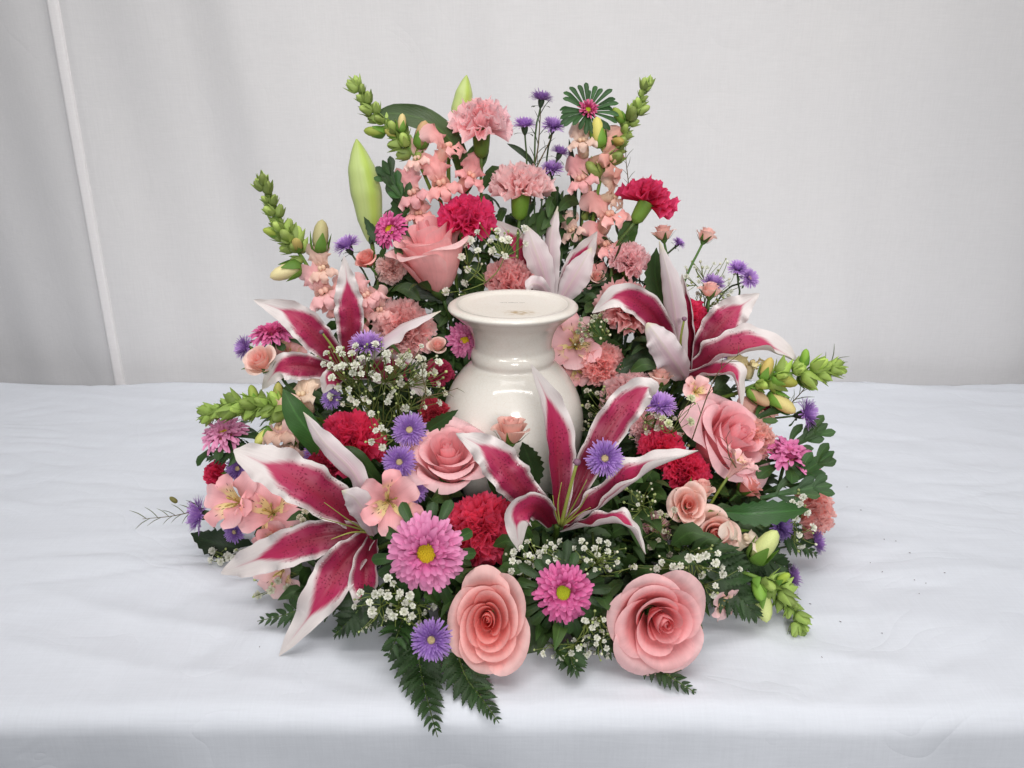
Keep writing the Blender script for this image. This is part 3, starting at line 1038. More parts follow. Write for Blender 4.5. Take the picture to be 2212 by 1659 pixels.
# ---- lily
def lily(label, Y, cx, cy, petals, pistil=None, stamens=(), stem_ax=None):
    pos = at(cx, cy, Y)
    root = thing('lily', label, 'lily', pos, 'pink and white lilies')
    for i, p in enumerate(petals):
        pts = [at(a, b, Y + d) - pos for a, b, d in p['pts']]
        n = 40
        line = cr(pts, n)
        roll = p.get('roll', 0)
        roll2 = p.get('roll2', roll)
        nrm = []
        for j in range(n):
            T = (line[min(j + 1, n - 1)] - line[max(j - 1, 0)]).normalized()
            V = (CAM - (line[j] + pos)).normalized()
            V = (V - T * V.dot(T)).normalized()
            r_ = roll + (roll2 - roll) * j / (n - 1)
            nrm.append(Matrix.Rotation(R(r_), 3, T) @ V)
        # keep neighbours consistent where the petal bends through the line of sight
        for j in range(1, n):
            nrm[j] = (nrm[j] + nrm[j - 1] * 2.2).normalized()
        mb = MB()
        W = p['w'] * .88 * mpp(pos) / 2
        for j in range(3, n, 6):
            HEADS.append((line[j] + pos - FWD * W * .6, W * 1.15))
        ribbon(mb, line, nrm, p.get('prof', LILYP), W, p.get('L', 15), p.get('R', 15), p.get('ruf', .16) * 1.55, p.get('freq', 2.6) * 1.25, i * 7 + int(cx), nu=17, groove=.10, thick=.0006, mi=0, mib=1, edge=.035, phiprof=p.get('pp'))
        part('petal', mb.mesh('lily_petal', [M['lily_in'], M['lily_out']]), root)
    for (pts, r) in stamens:
        line = cr([at(a, b, Y + d) - pos for a, b, d in pts], 9)
        mb = MB(); mb.tube(line, [r * (1 - .75 * k / 8) for k in range(9)], 6)
        part('stamen', mb.mesh('lily_stamen', M['bud']), root, color=C(168, 176, 92))
    if pistil:
        pts, r = pistil
        line = cr([at(a, b, Y + d) - pos for a, b, d in pts], 9)
        mb = MB(); mb.tube(line, [r * (1 - .2 * k / 8) for k in range(9)], 8)
        o = part('pistil', mb.mesh('lily_pistil', M['bud']), root, color=C(158, 168, 84))
        mb = MB(); e = line[-1]; d = (line[-1] - line[-2]).normalized()
        mb.tube([e - d * r, e, e + d * r * 1.4, e + d * r * 2.0], [r * 1.0, r * 1.9, r * 1.8, r * .6], 8)
        part('stigma', mb.mesh('lily_stigma', M['stigma']), o)
    ax = stem_ax if stem_ax is not None else face(0, .5, .7)
    add_stem(root, pos, pos - ax * .012, ax, .0028, C(96, 128, 66))
    return root

def lily_bud(label, path, wpx, Y):
    pos = at(*path[0], Y)
    line = cr([at(a, b, Y) - pos for a, b in path], 22)
    W = wpx * mpp(pos) / 2
    mb = MB()
    n = 24
    P, U, V = [], [], []
    T0 = (line[-1] - line[0]).normalized()
    X = T0.cross(-FWD).normalized(); Z = X.cross(T0)
    for j, p in enumerate(line):
        v = j / 21
        r = W * interp(v, [0, .06, .2, .45, .7, .88, .97, 1], [.30, .48, .80, 1.0, .86, .46, .17, .04])
        row = []
        for i in range(n):
            a = 2 * math.pi * i / n
            rib = 1 - .12 * abs(math.cos(1.5 * a + .6)) ** 6 + .03 * math.cos(3 * a)
            row.append(p + (X * math.cos(a) + Z * math.sin(a)) * r * rib)
        P.append(row); U.append([i / n for i in range(n)]); V.append([v] * n)
    mb.grid(P, U, V, closed=True)
    root = thing('lily_bud', label, 'lily bud', pos, 'closed lily buds')
    part('bud', mb.mesh('lily_bud', M['lilybud']), root)
    add_stem(root, pos, pos + T0 * .002, T0, .0026, C(110, 140, 70))

# ---- leaves, ferns, twigs
def leaf(label, pts, wpx, col, Y=None, roll=0, name='leaf', cat='leaf', group=None, prof=STRAP, L=18, Rr=18, ruf=.05, teeth=0.0):
    P = [at(a, b, (Yd(a, b) if Y is None else Y) + d) for a, b, d in pts]
    pos = P[0]
    line = cr([p - pos for p in P], 20)
    nrm = []
    for j in range(20):
        T = (line[min(j + 1, 19)] - line[max(j - 1, 0)]).normalized()
        V = (CAM - (line[j] + pos)).normalized()
        V = (V - T * V.dot(T)).normalized()
        nrm.append(Matrix.Rotation(R(roll), 3, T) @ V)
    mb = MB()
    ribbon(mb, line, nrm, prof, wpx * mpp(pos) / 2, L, Rr, ruf, 2, len(label), nu=9, groove=.12, teeth=teeth or (.12 if prof is LEAF else 0))
    return single(name, mb.mesh(name, M['leaf']), label, cat, pos, group, col)

def lobed_leaf(label, pts, wpx, Y, col, lobes=3, group='lobed aster leaves', lw=.30, seed=0):
    """a leaf cut into finger-like lobes, as on asters"""
    rng = random.Random(seed + 17)
    P = [at(a, b, Y + d) for a, b, d in pts]
    pos = P[0]
    n = 24
    line = cr([p - pos for p in P], n)
    root = thing('lobed_leaf', label, 'leaf', pos, group)
    W = wpx * mpp(pos)
    V = (CAM - pos).normalized() * .8 + Vector((0, 0, .5))
    mb = MB()
    ribbon(mb, line, V, SPAT, W * .20, 20, 20, .06, 2, seed, nu=7, groove=.1)
    part('blade', mb.mesh('leaf_blade', M['leaf']), root, color=col)
    for k in range(lobes):
        v = .30 + .48 * k / max(1, lobes - 1)
        j = int(v * (n - 1))
        T = (line[j + 1] - line[j - 1]).normalized()
        Nn = (V - T * V.dot(T)).normalized()
        B = T.cross(Nn)
        for s in (-1, 1):
            a = R(rng.uniform(32, 48))
            d = T * math.cos(a) + B * s * math.sin(a)
            L = W * rng.uniform(.62, .85) * (1 - .35 * k / lobes)
            p0 = line[j]
            ln = cr([p0, p0 + d * L * .5 + Nn * L * .05, p0 + (d * .85 + T * .3) * L], 9)
            mb = MB()
            ribbon(mb, ln, Nn, SPAT, W * lw * .5, 20, 20, .06, 2, seed + k, nu=5, groove=.1)
            part('lobe', mb.mesh('leaf_lobe', M['leaf']), root, color=tuple(c * rng.uniform(.85, 1.15) for c in col[:3]) + (1,))
    return root

def leaflet_mesh(seed):
    rng = random.Random(seed)
    n = 19
    line = cr([(0, 0, 0), (.5, 0, .05), (1, 0, -.03)], n)
    mb = MB()
    xs = [k / (n - 1) for k in range(n)]
    ys = []
    for k in range(n):
        v = xs[k]
        base = interp(v, [0, .12, .35, .7, 1], [.35, .9, 1, .62, .04])
        ys.append(base * (1.10 if k % 2 else .78))
    ribbon(mb, line, Vector((0, 0, 1)), (xs, ys), .235, 22, 22, .08, 2, seed, nu=5, groove=.1)
    return mb.mesh('fern_leaflet', M['leaf'])
LEAFLET = [leaflet_mesh(s) for s in range(3)]

def fern(label, pts, wpx, Y=None, n=13, roll=0, col=C(48, 78, 48), group='leatherleaf fern fronds', seed=0):
    rng = random.Random(seed + 31)
    P = [at(a, b, (Yd(a, b) if Y is None else Y) + d) for a, b, d in pts]
    for p in P:
        if p.y > -.30:
            p.z = max(p.z, .005)
    pos = P[0]
    ns = 40
    line = cr([p - pos for p in P], ns)
    W = wpx * mpp(pos) / 2
    root = thing('fern_frond', label, 'fern', pos, group)
    mb = MB(); mb.tube(line[::3] + [line[-1]], [.0011 * (1 - .7 * k / 14) for k in range(15)][:len(line[::3]) + 1], 5)
    part('rachis', mb.mesh('fern_rachis', M['stem']), root, color=C(86, 110, 62))
    for k in range(n):
        v = .04 + .94 * (k + .5) / n
        j = min(ns - 2, max(1, int(v * (ns - 1))))
        T = (line[j + 1] - line[j - 1]).normalized()
        V = (CAM - (line[j] + pos)).normalized() * .6 + Vector((0, 0, .5))
        Nn = (V - T * V.dot(T)).normalized()
        Nn = Matrix.Rotation(R(roll), 3, T) @ Nn
        B = T.cross(Nn)
        L = W * interp(v, [0, .15, .5, 1], [.75, 1.0, .72, .16])
        for s in (-1, 1):
            a = R(interp(v, [0, 1], [62, 32]) + rng.gauss(0, 5))
            d = T * math.cos(a) + B * s * math.sin(a)
            nn = (Nn + B * s * rng.gauss(.1, .15) + T * rng.gauss(0, .12))
            nn = (nn - d * nn.dot(d)).normalized()
            rot = Matrix((d, nn.cross(d), nn)).transposed()
            b = rng.uniform(.8, 1.2)
            part('leaflet', LEAFLET[rng.randrange(3)], root, m4(rot, line[j] + d * .001, (L, L * .95, L)), (col[0] * b, col[1] * b, col[2] * b, 1))
    return root

NEEDLE = None
def twig(label, pts, Y=None, n=12, nl=34, col=C(112, 120, 88), seed=0, name='waxflower_sprig', r=.0007, group='thin needle leaved twigs', tips=()):
    global NEEDLE
    if NEEDLE is None:
        mb = MB(); mb.tube(cr([(0, 0, 0), (.5, 0, .06), (1, 0, 0)], 5), [.018, .026, .024, .02, .006], 5)
        NEEDLE = mb.mesh('needle', M['stem'])
    rng = random.Random(seed)
    P = [at(a, b, (Yd(a, b) if Y is None else Y) + d) for a, b, d in pts]
    pos = P[0]
    line = cr([p - pos for p in P], 24)
    root = thing(name, label, 'sprig', pos, group)
    mb = MB(); mb.tube(line, [r * (1 - .6 * k / 23) for k in range(24)], 5)
    part('stem', mb.mesh('twig_stem', M['twig']), root)
    for k in range(n):
        v = .18 + .8 * k / (n - 1)
        j = min(22, max(1, int(v * 23)))
        T = (line[j + 1] - line[j - 1]).normalized()
        a = rng.uniform(0, 6.28)
        X = T.cross(-FWD).normalized(); Zz = X.cross(T)
        sd = (X * (1 if k % 2 else -1) + Zz * rng.uniform(-.6, .6)).normalized()
        ang = R(rng.uniform(25, 50))
        d = (T * math.cos(ang) + sd * math.sin(ang)).normalized()
        rot = frame(d)
        rot = Matrix((d, rot.col[0], rot.col[1])).transposed()
        part('needle', NEEDLE, root, m4(rot, line[j], nl * mpp(pos) * rng.uniform(.7, 1.1)), col)
    for (a, b, dd, rad) in tips:
        e = at(a, b, (Yd(a, b) if Y is None else Y) + dd) - pos
        part('bud', BUD, root, m4(frame(face(-.6, .5, .1)), e, rad * mpp(pos)), C(116, 112, 60))
    return root

# ---- snapdragon
def bud_mesh():
    mb = MB()
    sec = [(.02, 0), (.26, .10), (.38, .35), (.39, .65), (.33, .95), (.20, 1.16), (.02, 1.26)]
    n = 10
    mb.grid([[(r * math.cos(2 * math.pi * a / n), .85 * r * math.sin(2 * math.pi * a / n), z) for a in range(n)] for r, z in sec],
            [[a / n for a in range(n)] for _ in sec], [[j / 6] * n for j in range(7)], closed=True)
    return mb.mesh('bud', M['bud'])
BUD = bud_mesh()
def sepal_mesh():
    mb = MB()
    line = cr([(.05, 0, -.05), (.38, 0, .14), (.47, 0, .50), (.50, 0, .98)], 7)
    ribbon(mb, line, Vector((1, 0, .1)), ([0, .3, .7, 1], [.6, 1, .8, .08]), .32, -32, -32, 0, 1, 0, nu=5)
    return mb.mesh('sepal', M['bud'])
SEPAL = sepal_mesh()

def snap_parts():
    mb = MB()
    sec = [(.10, -1.05), (.30, -.95), (.34, -.6), (.34, -.25), (.42, .0), (.44, .10)]
    n = 12
    mb.grid([[(1.05 * r * math.cos(2 * math.pi * a / n), .95 * r * math.sin(2 * math.pi * a / n), z) for a in range(n)] for r, z in sec],
            [[a / n for a in range(n)] for _ in sec], [[.25 + j / 9] * n for j in range(6)], closed=True)
    tube = mb.mesh('floret_tube', M['petal'])
    PR = ([0, .2, .45, .7, .88, 1], [.42, .62, .9, 1, .82, .35])
    mb = MB()
    for s in (-1, 1):
        line = cr([(s * .14, .20, -.05), (s * .22, .60, .36), (s * .42, 1.05, .34), (s * .74, 1.32, -.10)], 14)
        ribbon(mb, line, Vector((s * .30, -.5, 1)), PR, .56, -34, -22, .34, 1.9, s + 3, nu=13, groove=.15)
    up = mb.mesh('upper_lip', M['petal'])
    mb = MB()
    for (x0, a, ln, wd) in ((0, -90, .74, .27), (-.14, -142, .74, .33), (.14, -38, .74, .33)):
        dx, dy = math.cos(R(a)), math.sin(R(a))
        line = cr([(x0, -.16, .20), (x0 + dx * .30, -.22 + dy * .30, .50), (x0 + dx * .65, -.25 + dy * .65, .46), (x0 + dx * ln, -.28 + dy * ln, .12)], 11)
        ribbon(mb, line, Vector((-dx * .2, .15, 1)), PR, wd, -30, -30, .36, 1.8, int(a) + 400, nu=9)
    lo = mb.mesh('lower_lip', M['petal'])
    mb = MB()
    for s in (-1, 1):
        sec = [(.01, -.20), (.11, -.13), (.15, 0), (.11, .13), (.01, .20)]
        mb.grid([[(s * .11 + .95 * r * math.cos(2 * math.pi * a / 10), -.05 + .85 * z, .34 + r * math.sin(2 * math.pi * a / 10)) for a in range(10)] for r, z in sec],
                [[a / 10 for a in range(10)] for _ in sec], [[.5] * 10 for _ in sec], closed=True, flip=True)
    pal = mb.mesh('palate', M['petal'])
    return tube, up, lo, pal
TUBE, UPL, LOL, PAL = snap_parts()

PINK = C(244, 178, 176)
PEACH = C(244, 208, 192)
CREAM = C(224, 206, 150)

def floret(root, pos, px, py, Y, fc, size, col, twist=0):
    p = at(px, py, Y) - pos
    s = size * mpp(p + pos) / 2
    rot = frame(face(*fc), R(twist))
    tcol = tuple(col[i] * .65 + C(240, 224, 186)[i] * .35 for i in range(3)) + (1,)
    f = part('floret', TUBE, root, m4(rot, p, s), tcol)
    part('upper_lip', UPL, f, None, col)
    part('lower_lip', LOL, f, None, col)
    part('palate', PAL, f, None, tuple(col[i] * .7 + C(244, 226, 168)[i] * .3 for i in range(3)) + (1,))
    for k in range(4):
        part('sepal', SEPAL, f, Matrix.Translation((0, 0, -1.05)) @ Matrix.Rotation(k * 1.57, 4, 'Z') @ Matrix.Scale(.62, 4), C(118, 156, 66))

def snapdragon(label, pts, Y, n, s0, s1, florets=(), creams=(), seed=0, green=C(170, 192, 112), r=.0022, group='snapdragon spikes', tosoil=True):
    rng = random.Random(seed + 300)
    P = [at(a, b, Y + d) for a, b, d in pts]        # tip first
    pos = P[-1]
    line = cr([p - pos for p in P], 30)
    root = thing('snapdragon', label, 'snapdragon', pos, group)
    mb = MB()
    ln = list(line)
    rad = [r * (.45 + .55 * k / 29) for k in range(30)]
    if tosoil:
        tgt = stem_target(pos) - pos
        d = (line[-1] - line[-3]).normalized() * .03
        ext = cr([line[-1], line[-1] + d, (line[-1] + d).lerp(tgt, .6), tgt], 10)[1:]
        ln += ext; rad += [r] * len(ext)
    mb.tube(ln, rad, 7)
    part('stem', mb.mesh('snapdragon_stem', M['stem']), root, color=C(112, 150, 72))
    sc = mpp(pos)
    n = int(n * 1.5)
    for k in range(n):
        f = k / max(1, n - 1)
        j = min(28, max(1, int((f ** 1.15) * 22)))
        T = (line[j + 1] - line[j - 1]).normalized()     # pointing down the spike
        X = T.cross(-FWD).normalized(); Zz = X.cross(T)
        az = k * 2.2 + rng.uniform(-.3, .3)
        out = X * math.cos(az) + Zz * math.sin(az)
        sz = (s0 + (s1 - s0) * f) * sc * 1.12 * rng.uniform(.62, 1.2) * .92
        d = (out * (.45 + .5 * f) - T * (.9 - .35 * f)).normalized()
        b = rng.uniform(.8, 1.25)
        g = (green[0] * b, green[1] * b, green[2] * b * .9, 1)
        o = part('bud', BUD, root, m4(frame(d, rng.uniform(0, 6)), line[j] + out * sz * .10, sz), g)
        for q in range(5):
            part('sepal', SEPAL, o, Matrix.Rotation(q * 1.257 + .4, 4, 'Z') @ Matrix.Diagonal((1.1, 1.0, rng.uniform(.95, 1.4), 1)), (green[0] * .80 * b, green[1] * .84 * b, green[2] * .74 * b, 1))
    for (px, py, dY, fc, sz, col) in creams:
        p = at(px, py, Y + dY) - pos
        s = sz * .86 * mpp(p + pos)
        ax = face(*fc)
        o = part('bud', BUD, root, m4(frame(ax), p - ax * s * .5, (s * .95, s * .95, s)), col)
        for q in range(4):
            part('sepal', SEPAL, o, Matrix.Rotation(q * 1.57 + .4, 4, 'Z') @ Matrix.Scale(.85, 4) @ Matrix.Translation((.03, 0, -.1)), C(112, 156, 62))
    for (px, py, dY, fc, sz, col) in florets:
        floret(root, pos, px, py, Y + dY, (fc[0] + rng.gauss(0, .2), fc[1] + rng.gauss(0, .2), fc[2]), sz * 1.08, tuple(c * rng.uniform(.94, 1.04) for c in col[:3]) + (1,), rng.uniform(-40, 40))
    return root

# ---- alstroemeria
def alstro_meshes():
    out = []
    for (W, mat, zz) in ((.50, 'petal', 0), (.36, 'alstro', .06)):
        mb = MB()
        line = cr([(.03, 0, 0), (.16, 0, .38), (.42, 0, .72), (.78, 0, .90 + zz), (1.05, 0, .88 + zz)], 16)
        ribbon(mb, line, Vector((-.6, 0, 1)), ([0, .2, .5, .78, .93, 1], [.18, .35, .8, 1, .75, .15]), W, 30, 30, .24, 1.9, int(W * 100), nu=13, groove=.12)
        out.append(mb.mesh('alstroemeria_petal', M[mat]))
    return out
ALO, ALI = alstro_meshes()

def alstro(label, px, py, dia, fc, col=C(248, 180, 184), Y=None, twist=0, seed=0, close=1.0, group='salmon alstroemerias', stem=True):
    rng = random.Random(seed + 60)
    Y = Yd(px, py) if Y is None else Y
    pos = at(px, py, Y)
    Rr = dia * mpp(pos) / 2
    ax = face(*fc)
    rot = frame(ax, R(twist)) @ Matrix.Diagonal((close, close, 1)).to_3x3()
    org = -ax * .6 * Rr
    HEADS.append((pos, Rr * .85))
    root = thing('alstroemeria', label, 'alstroemeria', pos, group)
    mat = m4(rot, org)
    for k in range(6):
        az = R(90 + 60 * k) + rng.gauss(0, .06)
        me = ALO if k % 2 else ALI
        b = rng.uniform(.92, 1.06)
        c = (col[0] * b, col[1] * b, col[2] * b, 1)
        part('petal', me, root, mat @ Matrix.Rotation(az, 4, 'Z') @ Matrix.Rotation(rng.gauss(0, .08), 4, 'Y') @ Matrix.Scale(Rr * rng.uniform(.95, 1.05), 4), c)
    for k in range(4):
        az = k * 1.57 + .4
        line = cr([(0, 0, .1), (.08 * math.cos(az), .08 * math.sin(az), .5), (.24 * math.cos(az), .24 * math.sin(az), .85)], 7)
        mb = MB(); mb.tube(line, [.018, .018, .018, .018, .018, .04, .02], 5)
        part('stamen', mb.mesh('alstroemeria_stamen', M['bud']), root, mat @ Matrix.Scale(Rr, 4), C(190, 170, 90))
    if stem:
        add_stem(root, pos, pos + org, ax, .0013, C(116, 140, 70))
    return root

# ---- baby's breath
def bb_meshes():
    out = []
    for s in range(3):
        rng = random.Random(s + 5)
        mb = MB()
        for k in range(17):
            z = 1 - 1.15 * (k + .5) / 17
            a = k * 2.39996
            r = math.sqrt(max(0, 1 - z * z))
            d = Vector((r * math.cos(a), r * math.sin(a), z + .15)).normalized()
            t = d.cross(Vector((0.1, .2, 1))).normalized()
            line = cr([d * .1, d * .62 + Vector((0, 0, .05)), d * rng.uniform(.9, 1.1)], 5)
            ribbon(mb, line, (Vector((0, 0, 1)) - d * .6 + Vector((rng.gauss(0, .3), rng.gauss(0, .3), 0))), ([0, .4, .8, 1], [.3, .8, 1, .45]), .30, 25, 25, .2, 1.3, k, nu=4, groove=0)
        out.append(mb.mesh('blossom', M['white']))
    return out
BLOS = bb_meshes()
BBUD = lathe([(.02, -.6), (.25, -.5), (.5, -.1), (.5, .2), (.35, .5), (.02, .62)], 8, 'small_bud', 'bud', flip=False)

def babys_breath(label, spots, base, Y=None, dY=0.0, r=(9.5, 12.5), buds=10, seed=0, white=C(238, 238, 226), group="baby's breath sprigs", spread=14, green=False):
    """spots: pixel centres of the blossoms; base: pixel where the sprig leaves the foliage"""
    rng = random.Random(seed + 800)
    yf = (lambda a, b: (Yd(a, b) if Y is None else Y) + dY)
    pos = at(base[0], base[1], yf(*base) + .015)
    if pos.z < .006:
        pos.z = .006
    root = thing('gypsophila_sprig', label, 'sprig', pos, group)
    mb = MB()
    ends = []
    for (a, b) in spots:
        e = at(a, b, yf(a, b) + rng.uniform(-.012, .012))
        e.z = max(e.z, .008)
        ends.append((e - pos, True, a, b))
    for k in range(buds):
        a, b = spots[rng.randrange(len(spots))]
        a += rng.gauss(0, spread); b += rng.gauss(0, spread)
        e = at(a, b, yf(a, b) + rng.uniform(-.014, .014))
        e.z = max(e.z, .008)
        ends.append((e - pos, False, a, b))
    # hubs: greedy clusters
    nh = max(2, len(ends) // 5)
    hubs = []
    order = ends[:]
    rng.shuffle(order)
    for e in order[:nh]:
        hubs.append(e[0] * rng.uniform(.55, .75) + Vector((0, .004, -.004)))
    for h in hubs:
        mid = h * .5 + Vector((rng.gauss(0, .004), rng.gauss(0, .004), rng.gauss(0, .003)))
        mb.tube(cr([Vector((0, 0, 0)), mid, h], 6), [.0006, .0006, .0006, .0005, .0005, .0005], 4)
    for (e, isb, a, b) in ends:
        h = min(hubs, key=lambda q: (q - e).length)
        mid = h.lerp(e, .55) + Vector((rng.gauss(0, .0025), rng.gauss(0, .0025), -.001))
        mb.tube(cr([h, mid, e], 5), [.00045, .0004, .0004, .00035, .0003], 4)
        d = (e - h).normalized() if (e - h).length > 1e-5 else Vector((0, 0, 1))
        d = (d + (CAM - (e + pos)).normalized() * rng.uniform(.2, 1.1)).normalized()
        sc = mpp(e + pos)
        if isb:
            bb = rng.uniform(.85, 1.05)
            part('blossom', BLOS[rng.randrange(3)], root, m4(frame(d, rng.uniform(0, 6)), e, .88 * sc * rng.uniform(r[0] * .85, r[1])), (white[0] * bb, white[1] * bb, white[2] * bb, 1))
        else:
            part('bud', BBUD, root, m4(frame(d), e, sc * rng.uniform(3.5, 6.5)), C(176, 192, 128) if rng.random() < .7 else C(226, 228, 206))
    part('stems', mb.mesh('gypsophila_stems', M['stem']), root, color=C(122, 140, 84), kind='stuff')
    return root

# ================================================================== the flowers
def P_(pts, w, roll=0, **k):
    d = dict(pts=pts, w=w, roll=roll); d.update(k); return d

# ---- lilies
lily('open pink and white lily in front of the vase', -.165, 1205, 1120, [
    P_([(1208, 1125, 0), (1207, 1010, .015), (1192, 890, .022), (1147, 787, .02)], 92, 8, L=95, R=20, pp=([0, .3, .6, 1], [.9, 1, 1, .7]), ruf=.10),
    P_([(1222, 1120, .01), (1282, 985, .03), (1345, 885, .045), (1398, 838, .05), (1408, 858, .06)], 92, 0, L=20, R=-30, ruf=.24, freq=3.6),
    P_([(1225, 1135, 0), (1310, 1075, -.005), (1400, 1010, -.01), (1508, 973, -.012)], 104, -38, L=12, R=115, ruf=.14, pp=([0, .3, .8, 1], [.8, 1, 1.1, 1])),
    P_([(1195, 1125, 0), (1120, 1050, .0), (1055, 975, .005), (985, 936, .01)], 96, 5, L=-24, R=16, ruf=.26, freq=3.8),
    P_([(1195, 1135, -.005), (1160, 1098, -.03), (1118, 1120, -.045), (1122, 1192, -.045)], 84, 0, L=-30, R=45, ruf=.12),
    P_([(1215, 1145, -.005), (1290, 1128, -.03), (1355, 1130, -.04), (1395, 1197, -.045)], 78, -45, L=-10, R=105, ruf=.14),
], pistil=([(1212, 1135, -.004), (1225, 1080, -.02), (1246, 1000, -.03)], .0017),
    stamens=[([(1210, 1135, -.004), (1205, 1090, -.022), (1213, 1042, -.03)], .0010), ([(1214, 1135, -.004), (1240, 1090, -.022), (1268, 1036, -.03)], .0010),
             ([(1214, 1135, -.004), (1250, 1100, -.02), (1270, 1068, -.03)], .0010), ([(1212, 1138, -.004), (1255, 1108, -.02), (1276, 1096, -.03)], .0009), ([(1208, 1135, -.004), (1198, 1100, -.02), (1194, 1070, -.028)], .0009)])

lily('large pink and white lily sprawling over the front left edge', -.16, 795, 1150, [
    P_([(800, 1140, .005), (700, 1072, -.005), (600, 1015, -.005), (505, 972, .0)], 116, 12, L=26, R=18, ruf=.16, freq=3.4, prof=([0, .08, .25, .45, .65, .82, .93, 1], [.45, .55, .85, 1, .98, .75, .45, .05])),
    P_([(798, 1155, -.005), (700, 1160, -.015), (590, 1195, -.02), (478, 1238, -.015)], 94, 0, L=20, R=22, ruf=.2, freq=3.6, prof=([0, .08, .25, .45, .65, .82, .93, 1], [.45, .6, .9, 1, .95, .75, .45, .05])),
    P_([(795, 1160, -.01), (745, 1215, -.035), (690, 1300, -.055), (603, 1417, -.065)], 108, 0, L=62, R=15, ruf=.24, freq=2.6),
    P_([(800, 1130, 0), (770, 1030, .0), (700, 955, .005), (655, 890, .01)], 58, 165, L=20, R=50, ruf=.14),
    P_([(806, 1155, -.01), (790, 1115, -.035), (768, 1078, -.045), (738, 1060, -.05)], 68, 175, L=40, R=40, ruf=.08),
    P_([(805, 1165, -.01), (790, 1225, -.04), (795, 1290, -.05), (852, 1322, -.05)], 78, -12, L=95, R=10, ruf=.12),
], stamens=[([(800, 1150, -.005), (760, 1128, -.03), (700, 1085, -.04)], .0010), ([(800, 1150, -.005), (750, 1135, -.03), (690, 1118, -.04)], .0010), ([(800, 1150, -.005), (760, 1150, -.03), (715, 1165, -.04)], .0010)])

lily('pink and white lily left of the vase with a tall upright petal', .0, 730, 790, [
    P_([(752, 800, .01), (757, 710, .012), (752, 630, .015), (743, 553, .02)], 74, -6, L=10, R=35, ruf=.2, freq=4.5),
    P_([(745, 800, .0), (690, 735, -.005), (630, 680, -.005), (548, 648, .0)], 84, 5, L=28, R=45, ruf=.12, freq=3.5),
    P_([(735, 805, -.01), (665, 792, -.025), (605, 795, -.03), (566, 842, -.03)], 70, -5, L=25, R=20, ruf=.2, freq=3.4),
    P_([(760, 800, .0), (815, 745, -.01), (880, 700, -.012), (953, 672, -.01)], 66, 120, L=25, R=55, ruf=.08),
    P_([(760, 805, -.01), (835, 800, -.01), (890, 815, -.015), (912, 858, -.015)], 84, 10, L=10, R=-15, ruf=.14),
    P_([(745, 810, -.01), (725, 815, -.035), (710, 825, -.04), (698, 850, -.04)], 52, 0, L=10, R=10, ruf=.1),
], pistil=([(740, 790, -.01), (720, 752, -.025), (695, 718, -.03)], .0013))

lily('pink and white lily on the right seen mostly from its pale outside', .015, 1470, 785, [
    P_([(1475, 800, .0), (1462, 700, -.008), (1447, 610, -.010), (1424, 520, -.005)], 58, 165, L=30, R=45, ruf=.05),
    P_([(1490, 800, .005), (1492, 720, .004), (1484, 650, .006), (1473, 592, .01)], 62, -35, L=10, R=80, ruf=.06),
    P_([(1495, 790, .01), (1545, 715, .012), (1590, 670, .016), (1640, 634, .02)], 90, 0, L=22, R=18, ruf=.2, freq=3.4),
    P_([(1492, 800, .0), (1560, 762, -.015), (1650, 745, -.02), (1730, 784, -.018)], 108, -32, L=20, R=100, ruf=.12),
    P_([(1480, 815, -.005), (1535, 805, -.03), (1588, 808, -.045), (1602, 886, -.05)], 70, -40, L=10, R=95, ruf=.10),
    P_([(1470, 790, .0), (1410, 680, -.015), (1340, 640, -.02), (1279, 676, -.015)], 74, -5, L=55, R=15, ruf=.14, freq=3),
    P_([(1482, 818, -.005), (1458, 782, -.04), (1426, 735, -.045), (1398, 698, -.03)], 84, 170, L=70, R=20, ruf=.14, prof=([0, .1, .3, .55, .8, .93, 1], [.5, .75, 1, .95, .7, .45, .1])),
], pistil=([(1478, 795, -.01), (1470, 740, -.028), (1478, 690, -.03)], .0014))

lily('pale lily behind the vase rim with its petals pointing up', .100, 1195, 640, [
    P_([(1195, 650, .0), (1188, 570, -.005), (1190, 505, -.004), (1205, 445, .0)], 56, 150, L=15, R=60, ruf=.06),
    P_([(1188, 650, -.005), (1172, 585, -.012), (1152, 530, -.012), (1138, 487, -.008)], 66, 178, L=28, R=28, ruf=.04),
    P_([(1175, 640, .01), (1135, 570, .012), (1105, 515, .014), (1072, 476, .01)], 76, 0, L=25, R=35, ruf=.06),
    P_([(1205, 655, .004), (1235, 595, .0), (1262, 545, .002), (1290, 500, .0)], 70, 20, L=20, R=50, ruf=.05),
    P_([(1205, 660, -.008), (1232, 615, -.014), (1255, 575, -.014), (1278, 534, -.01)], 72, 170, L=30, R=40, ruf=.04),
    P_([(1190, 645, -.008), (1168, 618, -.022), (1148, 614, -.028), (1138, 632, -.030)], 40, 178, L=20, R=40, ruf=.1),
])

lily_bud('tall closed green lily bud at the left of the top', [(803, 520), (795, 440), (782, 370), (770, 300)], 68, .11)
lily_bud('green lily bud tip behind the topmost pink carnation', [(985, 290), (993, 250), (1002, 205), (1008, 162)], 44, .15)

